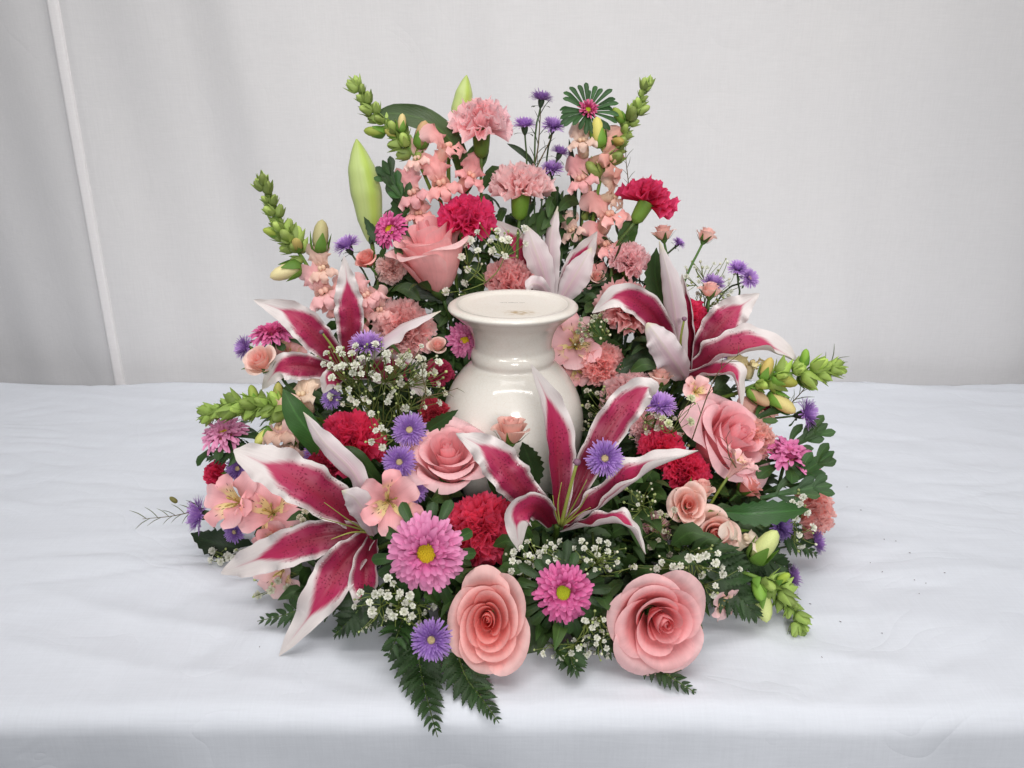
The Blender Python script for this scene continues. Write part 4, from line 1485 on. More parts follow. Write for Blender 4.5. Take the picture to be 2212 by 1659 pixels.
# ---- roses
RI, RO = C(228, 112, 112), C(238, 172, 170)
BI, BO = C(248, 164, 156), C(254, 214, 200)
rose('coral pink rose standing at the front edge left of centre', 1057, 1345, 184, (-.05, .12, 1), C(244, 124, 116), C(250, 188, 184), n=24, seed=1, sx=.92, sy=1.20, flare=.15, H=1.0, off=(-.04, .10), outer=.86)
rose('large light pink rose at the front edge right of centre', 1415, 1340, 216, (.10, -.02, 1), C(246, 142, 146), C(250, 192, 194), n=19, seed=2, flare=.16, twist=40, off=(.14, -.10), outer=.90)
rose('pink rose at the upper left below the hot pink carnation', 935, 562, 176, (-.22, .92, .50), C(246, 146, 154), C(250, 196, 196), n=18, seed=3, H=1.75, flare=.22, lift=.85, outer=.90, Y=.075, rise=1.14)
rose('pink rose left of centre touching the vase', 968, 995, 186, (.02, .72, .75), C(244, 144, 152), C(250, 194, 198), n=18, seed=4, H=1.35, flare=.28, lift=.65, outer=.86, rise=1.08)
rose('big pink rose at the right under the lily', 1562, 955, 205, (.50, .45, .75), C(246, 138, 150), C(250, 192, 198), n=18, seed=5, H=1.3, flare=.26, lift=.6, outer=.86, rise=1.08)
SG = 'small peach spray roses'
def srose(label, px, py, d, fc, **k):
    k.setdefault('n', 13); k.setdefault('H', 1.35); k.setdefault('flare', .18); k.setdefault('sepals', 5); k.setdefault('lift', .6)
    ci, co = k.pop('ci', BI), k.pop('co', BO)
    return rose(label, px, py, d, fc, ci, co, name='spray_rose', group=SG, **k)
srose('pale peach rosebud with green sepals against the vase front', 1103, 935, 82, (.02, 1, .25), Y=-.125, seed=11, n=10, H=1.5, co=C(240, 192, 176))
srose('open peach spray rose near the lower right, upper of two', 1486, 1092, 92, (-.1, .25, 1), seed=12, n=15, sx=.9, sy=1.1)
srose('open peach spray rose near the lower right, lower of two', 1543, 1150, 108, (-.05, .1, 1), seed=13, n=15)
srose('peach bud behind the two open spray roses', 1515, 1065, 56, (.1, 1, .3), seed=14, n=9, H=1.7)
srose('coral rosebud beside the big dark leaf on the right', 1613, 1050, 70, (.6, .6, .3), seed=15, n=10, ci=C(232, 128, 118), co=C(238, 150, 140))
srose('peach rosebud under the right lily', 1427, 818, 56, (.05, 1, .25), seed=16, n=9, H=1.5, Y=-.01)
srose('peach rosebud with thin sepals under the hot pink carnation', 1433, 505, 50, (-.15, 1, .2), seed=17, n=9, H=1.4, Y=.09)
srose('peach and green rosebud on a long bare stem at the right', 1524, 512, 44, (.45, 1, .1), seed=18, n=8, H=1.6, Y=.09)
srose('peach rosebud below the purple aster at the right', 1535, 628, 52, (.1, 1, .3), seed=19, n=10, Y=.06)
srose('coral rosebud above the left lily', 792, 562, 52, (-.3, .6, .7), seed=20, n=10, Y=.07, ci=C(234, 134, 124), co=C(238, 156, 146))
srose('peach rosebud at the far left below the pink aster', 564, 782, 76, (-.2, .5, .8), seed=21, n=11, Y=-.03)

# ---- carnations
LP, CP, HP, RD, CR_ = C(255, 208, 212), C(255, 184, 184), C(240, 44, 108), C(234, 34, 80), C(244, 56, 96)
carnation('pale pink carnation topmost of all the carnations', 1040, 255, 148, (.02, .90, .45), LP, Y=.12, seed=1, flat=.9, inner=.92)
carnation('pale pink carnation just below the topmost one', 1126, 395, 158, (.05, .93, .38), C(255, 214, 214), Y=.11, seed=2, flat=.8, inner=.92, calyx=C(120, 164, 58))
carnation('hot pink carnation above the upper left rose', 1012, 468, 140, (.1, .55, .82), HP, Y=.085, seed=3)
carnation('hot pink carnation at the upper right edge', 1405, 422, 132, (.45, .80, .30), C(234, 42, 96), Y=.10, seed=4, flat=.8)
carnation('coral pink carnation behind the vase rim', 1102, 600, 128, (-.05, .6, .75), CP, Y=.10, seed=5)
carnation('pale pink carnation left of the vase rim', 872, 708, 156, (.1, .2, 1), C(255, 202, 200), Y=.055, seed=6, inner=.88)
carnation('pale pink carnation right of the pale back lily', 1360, 560, 102, (.0, .5, .8), LP, Y=.085, seed=7)
carnation('coral pink carnation behind the left petal of the right lily', 1356, 655, 146, (0, .55, .8), C(255, 190, 190), Y=.06, seed=8)
carnation('small coral carnation right of the vase neck', 1302, 785, 118, (.25, .3, .9), C(255, 184, 180), Y=.04, seed=9)
carnation('dusty pink carnation between the vase and the right rosebud', 1362, 862, 152, (-.15, .45, .85), C(252, 204, 206), Y=.0, seed=10)
carnation('red carnation behind the right lily', 1485, 690, 136, (.1, .5, .8), RD, Y=.055, seed=11)
carnation('red carnation left of the vase among purple asters', 762, 950, 158, (.1, .35, .92), RD, seed=12)
carnation('coral red carnation at the front beside the pale pink aster', 1042, 1142, 184, (.15, .3, .95), CR_, Y=-.155, seed=13, sy=1.05)
carnation('red carnation above the white tip of the front lily petal', 1428, 965, 112, (-.1, .6, .8), C(238, 42, 86), Y=-.075, seed=14)
carnation('red carnation below the white tip of the front lily petal', 1484, 1018, 118, (.1, .2, 1), C(236, 38, 82), Y=-.10, seed=15)
carnation('coral carnation at the far right edge near the table', 1762, 1100, 134, (.75, .1, .55), C(255, 188, 180), Y=-.07, seed=16)
carnation('small red carnation at the far left edge', 462, 1022, 72, (-.8, .2, .5), RD, Y=-.05, seed=17, n=30)
carnation('small peach carnation beside the upper left rose', 842, 582, 74, (-.1, -.2, .9), C(255, 214, 208), Y=.085, seed=18, n=30)
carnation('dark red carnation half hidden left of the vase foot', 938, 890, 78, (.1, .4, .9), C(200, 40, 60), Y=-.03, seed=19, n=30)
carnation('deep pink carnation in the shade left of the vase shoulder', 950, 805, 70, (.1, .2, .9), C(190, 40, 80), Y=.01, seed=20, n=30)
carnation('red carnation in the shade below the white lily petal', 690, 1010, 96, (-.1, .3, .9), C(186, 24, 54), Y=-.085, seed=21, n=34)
carnation('coral carnation tucked right of the big rose', 1640, 945, 96, (.5, .4, .7), C(252, 190, 178), Y=-.055, seed=22, n=34)
carnation('dusty pink carnation in the shade below the front lily', 1410, 1145, 88, (0, .2, .95), C(246, 206, 204), Y=-.13, seed=23, n=34)
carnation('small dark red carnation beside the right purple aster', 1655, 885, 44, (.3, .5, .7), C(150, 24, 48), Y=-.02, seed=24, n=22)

# ---- pink asters
PA, MA = C(222, 128, 178), C(206, 74, 138)
aster('pale pink aster with a yellow centre at the front', 921, 1195, 172, (-.05, .12, 1), PA, 'disc', Y=-.225, seed=1, inner=C(206, 92, 150), leaves=12, ll=1.3, lw=.75)
aster('magenta aster with a green centre between the two front roses', 1217, 1280, 132, (.0, .1, 1), C(210, 84, 146), 'disc_green', Y=-.235, seed=2, leaves=22, ll=1.5, lw=.7, lcol=C(50, 80, 48))
SR = ((1, 2, 30), (.90, 14, 28), (.78, 28, 24), (.66, 42, 20), (.52, 56, 14))
aster('magenta aster with a yellow centre beside the lily bud', 842, 496, 86, (-.35, .25, .9), MA, 'disc', Y=.085, seed=3, rings=SR, leaves=7)
aster('magenta pink aster over the small peach rosebud at the far left', 588, 722, 104, (-.05, .85, .5), C(214, 96, 156), 'disc_green', Y=.01, seed=4, rings=SR, dr=.22, inner=C(206, 60, 120), leaves=9, ll=1.2)
aster('pale pink aster under the green snapdragon at the far left', 484, 938, 108, (-.15, .75, .6), C(226, 138, 182), 'disc', Y=-.035, seed=5, rings=SR, leaves=9, ll=1.35)
aster('pink aster seen edge on at the far right', 1702, 984, 142, (.25, .85, .42), C(220, 112, 168), 'disc', Y=-.06, seed=6, rings=SR, leaves=9, ll=1.3)
aster('half open magenta aster bud in a green leaf rosette at the top', 1270, 238, 52, (.0, .25, 1), C(196, 66, 116), 'disc_green', Y=.12, seed=7, rings=((1, 30, 20), (.95, 48, 18), (.85, 64, 15)), dr=.32, leaves=26, ll=2.5, lw=.55, lel=8, lcol=C(56, 98, 62))
aster('pink aster half hidden behind the vase neck', 1003, 735, 82, (.25, .1, .9), C(204, 100, 150), 'disc', Y=.05, seed=8, rings=SR, leaves=4)

# ---- purple asters
UPV = (0, .95, .30)
for i, (lab, px, py, d, fc, Y) in enumerate([
    ('purple aster at the very top beside the leaf rosette', 1170, 212, 58, (.12, .93, .25), .12),
    ('purple aster touching the topmost pale carnation', 1133, 270, 60, (-.05, .93, .35), .12),
    ('purple aster below the very top one, right of the stem', 1195, 272, 54, (.1, .7, .7), .12),
    ('purple aster lower right of the top group', 1210, 329, 50, (.35, .9, .25), .12),
    ('purple aster lowest of the top group above the pale carnation', 1193, 364, 56, (.05, .75, .6), .115),
    ('purple aster left of the lily bud foot', 750, 530, 68, (-.35, .75, .45), .08),
    ('purple aster at the far left beside the magenta aster', 528, 751, 60, (-.75, .15, .6), .0),
    ('purple aster seen edge on over the left lily', 793, 744, 84, (.0, .88, .45), -.02),
    ('purple aster facing out above the left centre rose', 884, 928, 80, (.05, .25, 1), -.105),
    ('purple aster facing out beside the left centre rose', 862, 998, 78, (-.05, .1, 1), -.13),
    ('purple aster half hidden behind the salmon flower', 897, 1060, 60, (.25, .2, .9), -.135),
    ('purple aster under the white twisted lily petal', 680, 978, 62, (-.4, .1, .85), -.075),
    ('purple aster in the shade below the left gypsophila', 714, 862, 50, (-.2, .3, .85), -.03),
    ('purple aster behind the red carnation left of the lily petal', 702, 942, 44, (-.2, .3, .85), -.06),
    ('purple aster at the far left edge beside the twig', 430, 1112, 88, (-.85, .1, .4), -.085),
    ('purple aster on top of the front lily petals', 1307, 990, 88, (.0, .12, 1), -.175),
    ('purple aster right of the front lily upper petal', 1425, 874, 80, (.1, .75, .55), -.06),
    ('purple aster at the far right below the twig', 1742, 894, 78, (.85, .2, .5), -.03),
    ('upper purple aster of the pair at the right against the backdrop', 1594, 580, 48, (-.1, .7, .6), .06),
    ('lower purple aster of the pair at the right against the backdrop', 1620, 600, 50, (.35, .3, .8), .06),
    ('purple aster behind the right lily petals', 1590, 717, 44, (.45, .5, .6), .05),
    ('purple aster behind the right peach rosebud', 1541, 612, 56, (.15, .75, .55), .075),
    ('purple aster under the dark leaf at the right', 1687, 1135, 70, (.55, .15, .6), -.12),
    ('purple aster edge on at the far right near the table', 1762, 1170, 66, (.9, .15, .22), -.10),
    ('purple aster edge on over the green snapdragon buds', 1711, 1246, 64, (.9, .1, .25), -.145),
    ('purple aster at the front left of the coral rose', 931, 1383, 96, (-.05, .15, 1), -.275),
    ('small purple aster beside the right thin sepal bud', 1466, 525, 34, (.5, .6, .4), .1),
    ('small purple aster behind the pale back lily', 1157, 500, 46, (.0, .6, .7), .13),
    ('small purple aster in the shade under the salmon flowers', 505, 1150, 52, (-.2, -.1, .9), -.085),
    ('dark purple aster behind the front left lily petal', 512, 1012, 60, (-.2, .2, .9), -.05),
    ('small purple aster beside the purple pair behind the lily tip', 1580, 775, 40, (.3, .3, .8), .04),
]):
    c = C(132, 98, 172) if 'dark' in lab or 'shade' in lab else (C(152, 108, 190) if fc[2] > .8 else C(176, 132, 204))  # shade put into colour: darker for shaded heads, paler where side views self-shadow
    paster(lab, px, py, d, fc, Y, c, i)

# ---- snapdragons
snapdragon('snapdragon spike at the upper left with green buds', [(768, 180, 0), (800, 235, 0), (855, 290, 0), (900, 345, -.005), (935, 420, 0)], .12, 15, 17, 30,
    florets=[(905, 345, -.01, (-.45, .3, .75), 60, PEACH), (962, 322, -.015, (.5, .5, .6), 72, PINK), (893, 420, -.015, (-.25, .1, .95), 76, PINK), (952, 398, -.02, (.1, .35, .9), 82, PINK), (1012, 385, -.01, (.45, .3, .8), 74, PINK), (905, 470, -.015, (-.2, .4, .85), 70, PINK)],
    creams=[(868, 268, -.01, (.1, 1, .2), 34, CREAM), (846, 290, 0, (-.6, .3, .5), 28, C(196, 190, 110)), (912, 295, -.01, (.25, 1, .3), 52, C(226, 186, 140)), (812, 285, 0, (-1, .05, .2), 40, C(178, 196, 92))], seed=1)
snapdragon('snapdragon spike at the left edge with green buds', [(566, 392, 0), (590, 455, 0), (622, 515, 0), (655, 560, 0), (705, 650, 0)], .05, 14, 17, 32,
    florets=[(697, 580, -.01, (.1, .25, .9), 66, PEACH), (700, 632, -.015, (-.2, .1, .95), 84, C(248, 192, 192)), (725, 655, .01, (.4, .1, .9), 66, PINK)],
    creams=[(642, 530, -.008, (.1, .4, .8), 36, C(214, 196, 120)), (622, 585, -.01, (-.9, -.4, .3), 62, C(232, 222, 176)), (692, 515, -.005, (.15, 1, .2), 62, C(228, 220, 166)), (590, 502, 0, (-.9, .2, .4), 34, C(170, 188, 84))], seed=2)
snapdragon('green snapdragon spike pointing left at the far left', [(448, 895, 0), (500, 880, -.01), (560, 875, -.015), (615, 880, -.02), (665, 900, 0)], -.03, 18, 20, 38,
    florets=[(612, 925, -.03, (-.1, .1, .95), 84, C(244, 204, 190)), (628, 962, -.03, (.1, -.2, .9), 72, C(246, 202, 194)), (655, 860, -.01, (.1, .6, .6), 78, C(240, 220, 196))],
    creams=[(572, 940, -.03, (-.5, -.6, .4), 44, C(200, 202, 116)), (548, 855, -.01, (-.2, 1, .2), 38, C(176, 200, 96)), (600, 850, -.01, (.1, 1, .2), 38, C(206, 204, 110))], seed=3, green=C(160, 188, 98))
snapdragon('snapdragon spike at the upper right with green buds', [(1400, 180, 0), (1375, 235, 0), (1340, 300, 0), (1300, 380, -.005), (1280, 480, 0)], .12, 16, 16, 30,
    florets=[(1312, 345, -.01, (.45, .25, .8), 84, C(240, 178, 160)), (1258, 310, -.008, (-.4, .45, .7), 66, PEACH), (1258, 390, -.012, (-.3, .2, .9), 72, PINK), (1320, 425, -.005, (.6, .3, .6), 60, C(236, 196, 176)), (1312, 470, -.015, (.3, .3, .85), 80, PINK), (1305, 530, -.01, (.1, .2, .9), 70, PINK)],
    creams=[(1292, 290, -.01, (-.1, 1, .2), 56, C(220, 212, 120)), (1334, 305, -.01, (.3, -.3, .8), 36, C(212, 186, 100)), (1338, 250, 0, (-.6, .6, .3), 34, C(178, 204, 92))], seed=4)
snapdragon('green snapdragon spike pointing right below the right lily', [(1806, 795, 0), (1765, 800, -.005), (1700, 808, -.01), (1640, 828, -.01), (1590, 850, 0)], -.02, 13, 20, 34,
    florets=[(1622, 790, .01, (.1, .7, .5), 56, C(226, 212, 160)), (1640, 895, .0, (.3, .2, .8), 60, C(238, 186, 176))],
    creams=[(1655, 800, -.01, (.3, .9, .2), 46, C(206, 186, 110)), (1690, 822, -.012, (.9, -.25, .4), 50, C(196, 200, 92)), (1636, 855, -.01, (.6, -.6, .4), 50, C(236, 200, 160)), (1685, 868, -.01, (.75, -.6, .3), 60, C(218, 204, 140)), (1740, 825, 0, (.6, -.6, .3), 40, C(150, 188, 76)), (1738, 775, 0, (.1, 1, .2), 34, C(150, 196, 76))], seed=5, green=C(168, 194, 102))
snapdragon('green snapdragon spike lying on the cloth at the lower right', [(1748, 1402, -.02), (1722, 1340, -.01), (1695, 1290, 0), (1650, 1255, 0), (1600, 1235, .01)], -.185, 13, 22, 34,
    florets=[(1602, 1168, .03, (.6, .5, .6), 76, C(240, 222, 200))],
    creams=[(1648, 1185, .02, (.5, .8, .3), 78, C(206, 216, 150)), (1648, 1300, 0, (.1, -1, .3), 66, C(206, 218, 150)), (1690, 1250, -.005, (.5, .6, .6), 34, C(160, 186, 74)), (1640, 1270, -.005, (-.1, -.6, .7), 50, C(126, 170, 70))], seed=6, green=C(164, 190, 106))

# ---- alstroemerias
alstro('salmon alstroemeria facing left at the left edge', 505, 1085, 118, (-.30, .15, .9), Y=-.095, twist=20, seed=1)
alstro('salmon alstroemeria with streaked petals under the big lily petal', 585, 1105, 130, (.1, .3, .9), Y=-.095, twist=60, seed=2)
alstro('salmon alstroemeria with a speckled cream throat above the pale pink aster', 842, 1082, 128, (.25, .12, .95), C(248, 178, 182), Y=-.19, twist=0, seed=3)
alstro('pink alstroemeria trumpet in front of the right rose', 1592, 1005, 116, (.45, .75, .35), C(248, 192, 192), Y=-.13, twist=30, seed=4, close=.62)
alstro('dusty pink speckled alstroemeria behind the right of the vase neck', 1240, 745, 124, (-.15, .1, .95), C(240, 186, 190), Y=.055, twist=10, seed=5)
alstro('small pink alstroemeria right below the vase neck', 1245, 800, 70, (.1, -.2, .95), C(242, 180, 182), Y=.05, twist=40, seed=6)
alstro('pale pink alstroemeria under the lowest left lily petal', 605, 1235, 104, (-.3, -.2, .9), C(250, 206, 206), Y=-.145, twist=10, seed=7)
alstro('salmon alstroemeria lowest of the left group', 600, 1160, 96, (-.1, -.3, .95), C(244, 172, 174), Y=-.11, twist=45, seed=8)
alstro('pale pink alstroemeria low behind the front right rose', 1560, 1300, 74, (.5, -.3, .7), C(250, 204, 204), Y=-.20, twist=0, seed=9)

# ---- leaves
DG, MG = C(52, 86, 50), C(70, 112, 58)
leaf('dark arching leaf at the upper left of the top', [(1005, 400, .0), (985, 320, -.005), (930, 265, -.01), (860, 245, -.01), (805, 248, -.01)], 50, C(58, 84, 44), Y=.13, roll=15)
leaf('short green leaf under the topmost carnation', [(1000, 420, 0), (1015, 370, 0), (1035, 330, 0), (1055, 300, 0)], 46, C(66, 100, 52), Y=.135)
leaf('dark upright strap leaf beside the left snapdragon', [(705, 1000, .0), (672, 940, -.012), (640, 895, -.014), (612, 840, -.01)], 58, C(58, 100, 58), Y=-.075)
leaf('long dark green leaf above the salmon flower', [(835, 1060, .0), (795, 1020, -.01), (765, 985, -.012), (735, 965, -.01)], 40, C(56, 84, 50), Y=-.13)
leaf('broad dark green leaf with drops at the right', [(1560, 1105, .0), (1620, 1110, -.01), (1690, 1105, -.01), (1748, 1100, -.005)], 54, C(48, 92, 50), Y=-.135, prof=LEAF)
lobed_leaf('narrow lobed leaf at the far right above the coral carnation', [(1620, 1080, .0), (1690, 1066, -.005), (1745, 1055, -.008), (1798, 1048, -.01)], 66, -.10, C(54, 94, 56), 3, seed=6)
lobed_leaf('lobed green leaf right of the pink edge on aster', [(1650, 1065, 0), (1705, 1040, -.005), (1755, 1008, -.008), (1802, 975, -.01)], 74, -.08, C(58, 98, 58), 3, seed=1)
lobed_leaf('lobed leaf at the far right beside the purple aster', [(1670, 985, 0), (1715, 960, 0), (1750, 940, 0), (1788, 915, 0)], 66, -.04, C(60, 96, 56), 3, seed=2)
lobed_leaf('small lobed leaf at the right above the pink edge on aster', [(1600, 915, 0), (1640, 900, 0), (1670, 888, 0), (1700, 880, 0)], 52, -.03, C(66, 104, 62), 2, seed=3)
leaf('glossy rose leaf folded beside the front coral rose', [(1105, 1300, .0), (1135, 1360, -.01), (1140, 1420, -.02), (1085, 1490, -.05)], 64, C(58, 84, 42), Y=-.205, prof=LEAF, roll=-20)
leaf('dark pointed leaf in front of the vase at the left', [(900, 950, 0), (930, 925, -.005), (960, 905, -.008), (990, 885, -.01)], 30, DG, Y=-.085, prof=LEAF)
leaf('dark toothed leaf under the peach bud at the vase front', [(1150, 1060, 0), (1150, 1020, 0), (1140, 985, 0), (1128, 955, 0)], 54, C(46, 70, 44), Y=-.115, prof=LEAF)
leaf('dark leaf left of the right lily upper petal', [(1445, 700, 0), (1425, 640, 0), (1415, 590, 0), (1418, 535, 0)], 52, C(48, 76, 42), Y=.05, prof=LEAF)
leaf('dark leaf behind the right of the vase rim', [(1230, 690, 0), (1270, 640, 0), (1290, 590, 0), (1295, 540, 0)], 56, C(44, 68, 42), Y=.12, prof=LEAF)
leaf('dark tall leaf behind the pale back lily', [(1215, 560, 0), (1212, 500, 0), (1205, 455, 0), (1195, 400, 0)], 46, C(44, 78, 48), Y=.145)
leaf('thin dark leaf right of the top purple asters', [(1242, 470, 0), (1240, 400, 0), (1236, 350, 0), (1229, 300, 0)], 15, C(48, 70, 52), Y=.13)
leaf('thin dark leaf left of the top purple asters', [(1155, 360, 0), (1140, 340, 0), (1118, 322, 0), (1095, 310, 0)], 13, C(48, 74, 52), Y=.125)
lobed_leaf('lobed green leaf beside the tall lily bud', [(868, 480, 0), (862, 430, 0), (848, 390, 0), (826, 346, 0)], 58, .10, C(54, 88, 52), 3, seed=4)
lobed_leaf('small lobed leaf crossing the tall lily bud right side', [(885, 455, 0), (862, 420, 0), (840, 395, 0), (812, 368, 0)], 44, .098, C(58, 96, 54), 2, seed=5)
leaf('dark leaf between the rose and the tall lily bud', [(830, 540, 0), (825, 520, 0), (805, 500, 0), (786, 468, 0)], 30, C(44, 74, 46), Y=.088, prof=LEAF)
leaf('dark leaf behind the left snapdragon blooms', [(880, 500, 0), (865, 465, 0), (862, 430, 0), (870, 395, 0)], 36, C(50, 84, 48), Y=.105, prof=LEAF)
leaf('dark leaf below the hot pink carnation at the right', [(1350, 560, 0), (1352, 520, 0), (1362, 490, 0), (1380, 470, 0)], 40, C(66, 104, 50), Y=.11)
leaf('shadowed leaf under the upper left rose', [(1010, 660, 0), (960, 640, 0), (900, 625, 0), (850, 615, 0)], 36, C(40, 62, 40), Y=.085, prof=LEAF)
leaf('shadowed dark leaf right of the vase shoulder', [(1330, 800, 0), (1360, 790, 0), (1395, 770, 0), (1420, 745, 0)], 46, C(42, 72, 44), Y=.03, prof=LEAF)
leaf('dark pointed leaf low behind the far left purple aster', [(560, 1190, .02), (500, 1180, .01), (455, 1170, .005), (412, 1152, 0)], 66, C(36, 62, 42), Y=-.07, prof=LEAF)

# ---- ferns
fern('fern frond hanging over the table edge left of centre', [(902, 1340, .045), (905, 1425, .015), (922, 1510, -.02), (945, 1592, -.055)], 150, Y=-.262, n=15, seed=1)
fern('fern frond on the cloth under the coral rose', [(985, 1400, .02), (1005, 1460, .0), (1040, 1515, -.018), (1078, 1562, -.04)], 125, Y=-.265, n=13, seed=2)
fern('small fern tip sticking out under the front right rose', [(1370, 1400, .02), (1420, 1440, .005), (1460, 1470, -.008), (1503, 1500, -.015)], 90, Y=-.262, n=10, seed=3)
fern('small fern tip beneath the magenta aster', [(1225, 1380, .02), (1232, 1415, .01), (1240, 1440, 0), (1250, 1452, -.003)], 90, Y=-.262, n=8, seed=4)
fern('fern frond pointing left under the lowest lily petal', [(760, 1265, .0), (690, 1295, .0), (625, 1325, .0), (556, 1342, .0)], 130, Y=-.19, n=12, seed=5)
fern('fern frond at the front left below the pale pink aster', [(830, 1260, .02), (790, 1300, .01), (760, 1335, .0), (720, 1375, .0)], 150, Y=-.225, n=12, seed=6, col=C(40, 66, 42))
fern('fern frond beside the front purple aster', [(880, 1300, .03), (870, 1340, .015), (855, 1380, -.01), (838, 1420, -.015)], 130, Y=-.245, n=10, seed=7)
fern('broad fern frond at the lower right under the spray roses', [(1480, 1180, .02), (1540, 1230, .0), (1590, 1285, -.01), (1640, 1335, -.02)], 190, Y=-.185, n=15, seed=8)
fern('fern frond at the lower right behind the green snapdragon', [(1560, 1160, .02), (1620, 1200, .005), (1670, 1215, .0), (1715, 1235, .0)], 150, Y=-.14, n=12, seed=9)
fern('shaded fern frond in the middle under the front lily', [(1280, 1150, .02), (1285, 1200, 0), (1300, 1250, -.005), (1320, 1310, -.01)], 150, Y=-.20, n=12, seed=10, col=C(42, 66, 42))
fern('fern frond at the far left under the pink aster', [(560, 985, .02), (520, 975, .0), (480, 980, .0), (436, 990, 0)], 100, Y=-.05, n=10, seed=11)
fern('fern frond behind the vase at the right', [(1300, 680, 0), (1290, 620, 0), (1285, 580, 0), (1275, 540, 0)], 100, Y=.115, n=10, seed=12, col=C(44, 70, 44))
fern('fern tip between the two front roses', [(1310, 1330, .02), (1300, 1370, .01), (1310, 1400, .0), (1345, 1420, -.005)], 90, Y=-.25, n=9, seed=13)
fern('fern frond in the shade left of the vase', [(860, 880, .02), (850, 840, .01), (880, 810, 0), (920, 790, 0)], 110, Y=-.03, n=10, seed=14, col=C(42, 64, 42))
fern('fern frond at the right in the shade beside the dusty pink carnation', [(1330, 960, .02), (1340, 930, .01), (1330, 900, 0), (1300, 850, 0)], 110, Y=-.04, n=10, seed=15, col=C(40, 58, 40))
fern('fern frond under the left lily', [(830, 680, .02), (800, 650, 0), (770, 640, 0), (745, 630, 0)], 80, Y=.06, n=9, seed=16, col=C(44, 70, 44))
fern('fern frond low at the right edge beside the coral carnation', [(1640, 1120, .02), (1690, 1150, 0), (1730, 1175, 0), (1765, 1200, 0)], 110, Y=-.11, n=10, seed=17)
fern('fern frond behind the pale back lily at the top', [(1190, 560, 0), (1205, 500, 0), (1200, 470, 0), (1180, 440, 0)], 90, Y=.14, n=10, seed=18, col=C(50, 80, 50))

# ---- twigs
twig('brown needle twig reaching left over the cloth', [(470, 1090, 0), (420, 1104, 0), (370, 1115, 0), (308, 1121, 0)], Y=-.085, n=14, nl=42, col=C(98, 108, 86), seed=1, tips=[(383, 1086, 0, 16)])
twig('green needle twig reaching right above the purple aster', [(1690, 890, 0), (1720, 860, 0), (1760, 815, 0), (1808, 772, 0)], Y=-.02, n=16, nl=38, col=C(104, 122, 88), seed=2)
twig('bare thin twig crossing the right lily', [(1495, 950, 0), (1530, 850, 0), (1555, 800, 0), (1598, 765, 0)], Y=-.10, n=7, nl=30, col=C(96, 84, 56), seed=3)
twig('thin twig behind the hot pink carnation at the upper right', [(1360, 420, 0), (1356, 380, 0), (1352, 340, 0), (1352, 285, 0)], Y=.12, n=9, nl=24, col=C(88, 96, 78), seed=4)
twig('thin needle twig in front of the vase left side', [(905, 890, 0), (920, 850, 0), (912, 810, 0), (918, 780, 0)], Y=-.085, n=9, nl=28, col=C(104, 108, 88), seed=5)
twig('thin forked twig left of the vase body', [(900, 870, 0), (930, 855, 0), (960, 848, 0), (990, 838, 0)], Y=-.085, n=6, nl=26, col=C(110, 112, 84), seed=6)
twig('dark stems under the top purple asters', [(1145, 440, 0), (1150, 380, 0), (1162, 320, 0), (1168, 235, 0)], Y=.125, n=10, nl=40, col=C(62, 84, 62), seed=7, r=.0014)
twig('thin dark stem right of the very top purple aster', [(1150, 380, 0), (1170, 340, 0), (1185, 310, 0), (1192, 290, 0)], Y=.122, n=6, nl=26, col=C(62, 84, 62), seed=8, r=.001)
twig('thin twig over the right rose', [(1590, 1010, 0), (1575, 985, 0), (1572, 965, 0), (1568, 945, 0)], Y=-.15, n=6, nl=24, col=C(96, 74, 60), seed=9)

# ---- baby's breath
def scatter(seed, n, x0, x1, y0, y1, mind=15):
    rng = random.Random(seed)
    out = []
    tries = 0
    while len(out) < n and tries < 4000:
        tries += 1
        a, b = rng.uniform(x0, x1), rng.uniform(y0, y1)
        if all((a - c) ** 2 + (b - d) ** 2 > mind ** 2 for c, d in out):
            out.append((a, b))
    return out

babys_breath('gypsophila sprig of tiny white blooms left of the vase', [(735, 757), (760, 765), (782, 775), (700, 787), (728, 796), (753, 790), (767, 790), (780, 808), (813, 815), (735, 835), (758, 862), (788, 860), (842, 855), (835, 780), (836, 765), (810, 745)], (800, 900), Y=-.055, seed=1, buds=26)
babys_breath('gypsophila sprig of tiny white blooms nearer the vase', [(845, 830), (868, 828), (860, 785), (880, 770), (905, 775), (865, 772), (915, 790), (935, 805), (900, 815), (915, 840), (945, 830), (960, 850), (870, 880), (800, 895)], (870, 920), Y=-.05, seed=2, buds=26, white=C(226, 224, 206))
babys_breath('gypsophila blooms over the red carnation on the left', [(803, 895), (803, 955), (826, 966), (824, 925), (834, 935), (812, 930)], (850, 950), Y=-.10, seed=3, buds=10)
babys_breath('gypsophila sprig beside the upper left rose', [(1032, 502), (1016, 520), (1004, 530), (1061, 522), (1032, 542), (1065, 543), (1091, 553), (1085, 518), (1097, 520), (1010, 582), (1006, 610), (1132, 495), (1134, 527), (998, 555), (965, 630), (1075, 500)], (1050, 610), Y=.055, seed=4, buds=16)
babys_breath('wispy gypsophila against the backdrop at the right', scatter(5, 16, 1480, 1580, 560, 640), (1520, 670), Y=.085, seed=5, buds=36, r=(5, 8), white=C(232, 234, 222), spread=20)
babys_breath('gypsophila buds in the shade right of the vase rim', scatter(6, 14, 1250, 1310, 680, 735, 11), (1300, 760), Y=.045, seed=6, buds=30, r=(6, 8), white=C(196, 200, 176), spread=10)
babys_breath('gypsophila cluster under the front lily and left of the magenta aster', [(1190, 1175), (1175, 1190), (1200, 1200), (1185, 1210), (1130, 1225), (1122, 1215), (1145, 1245), (1135, 1260), (1110, 1200), (1165, 1195), (1210, 1215), (1110, 1260), (1150, 1225), (1180, 1235)], (1170, 1260), Y=-.205, seed=7, buds=20, r=(7, 10))
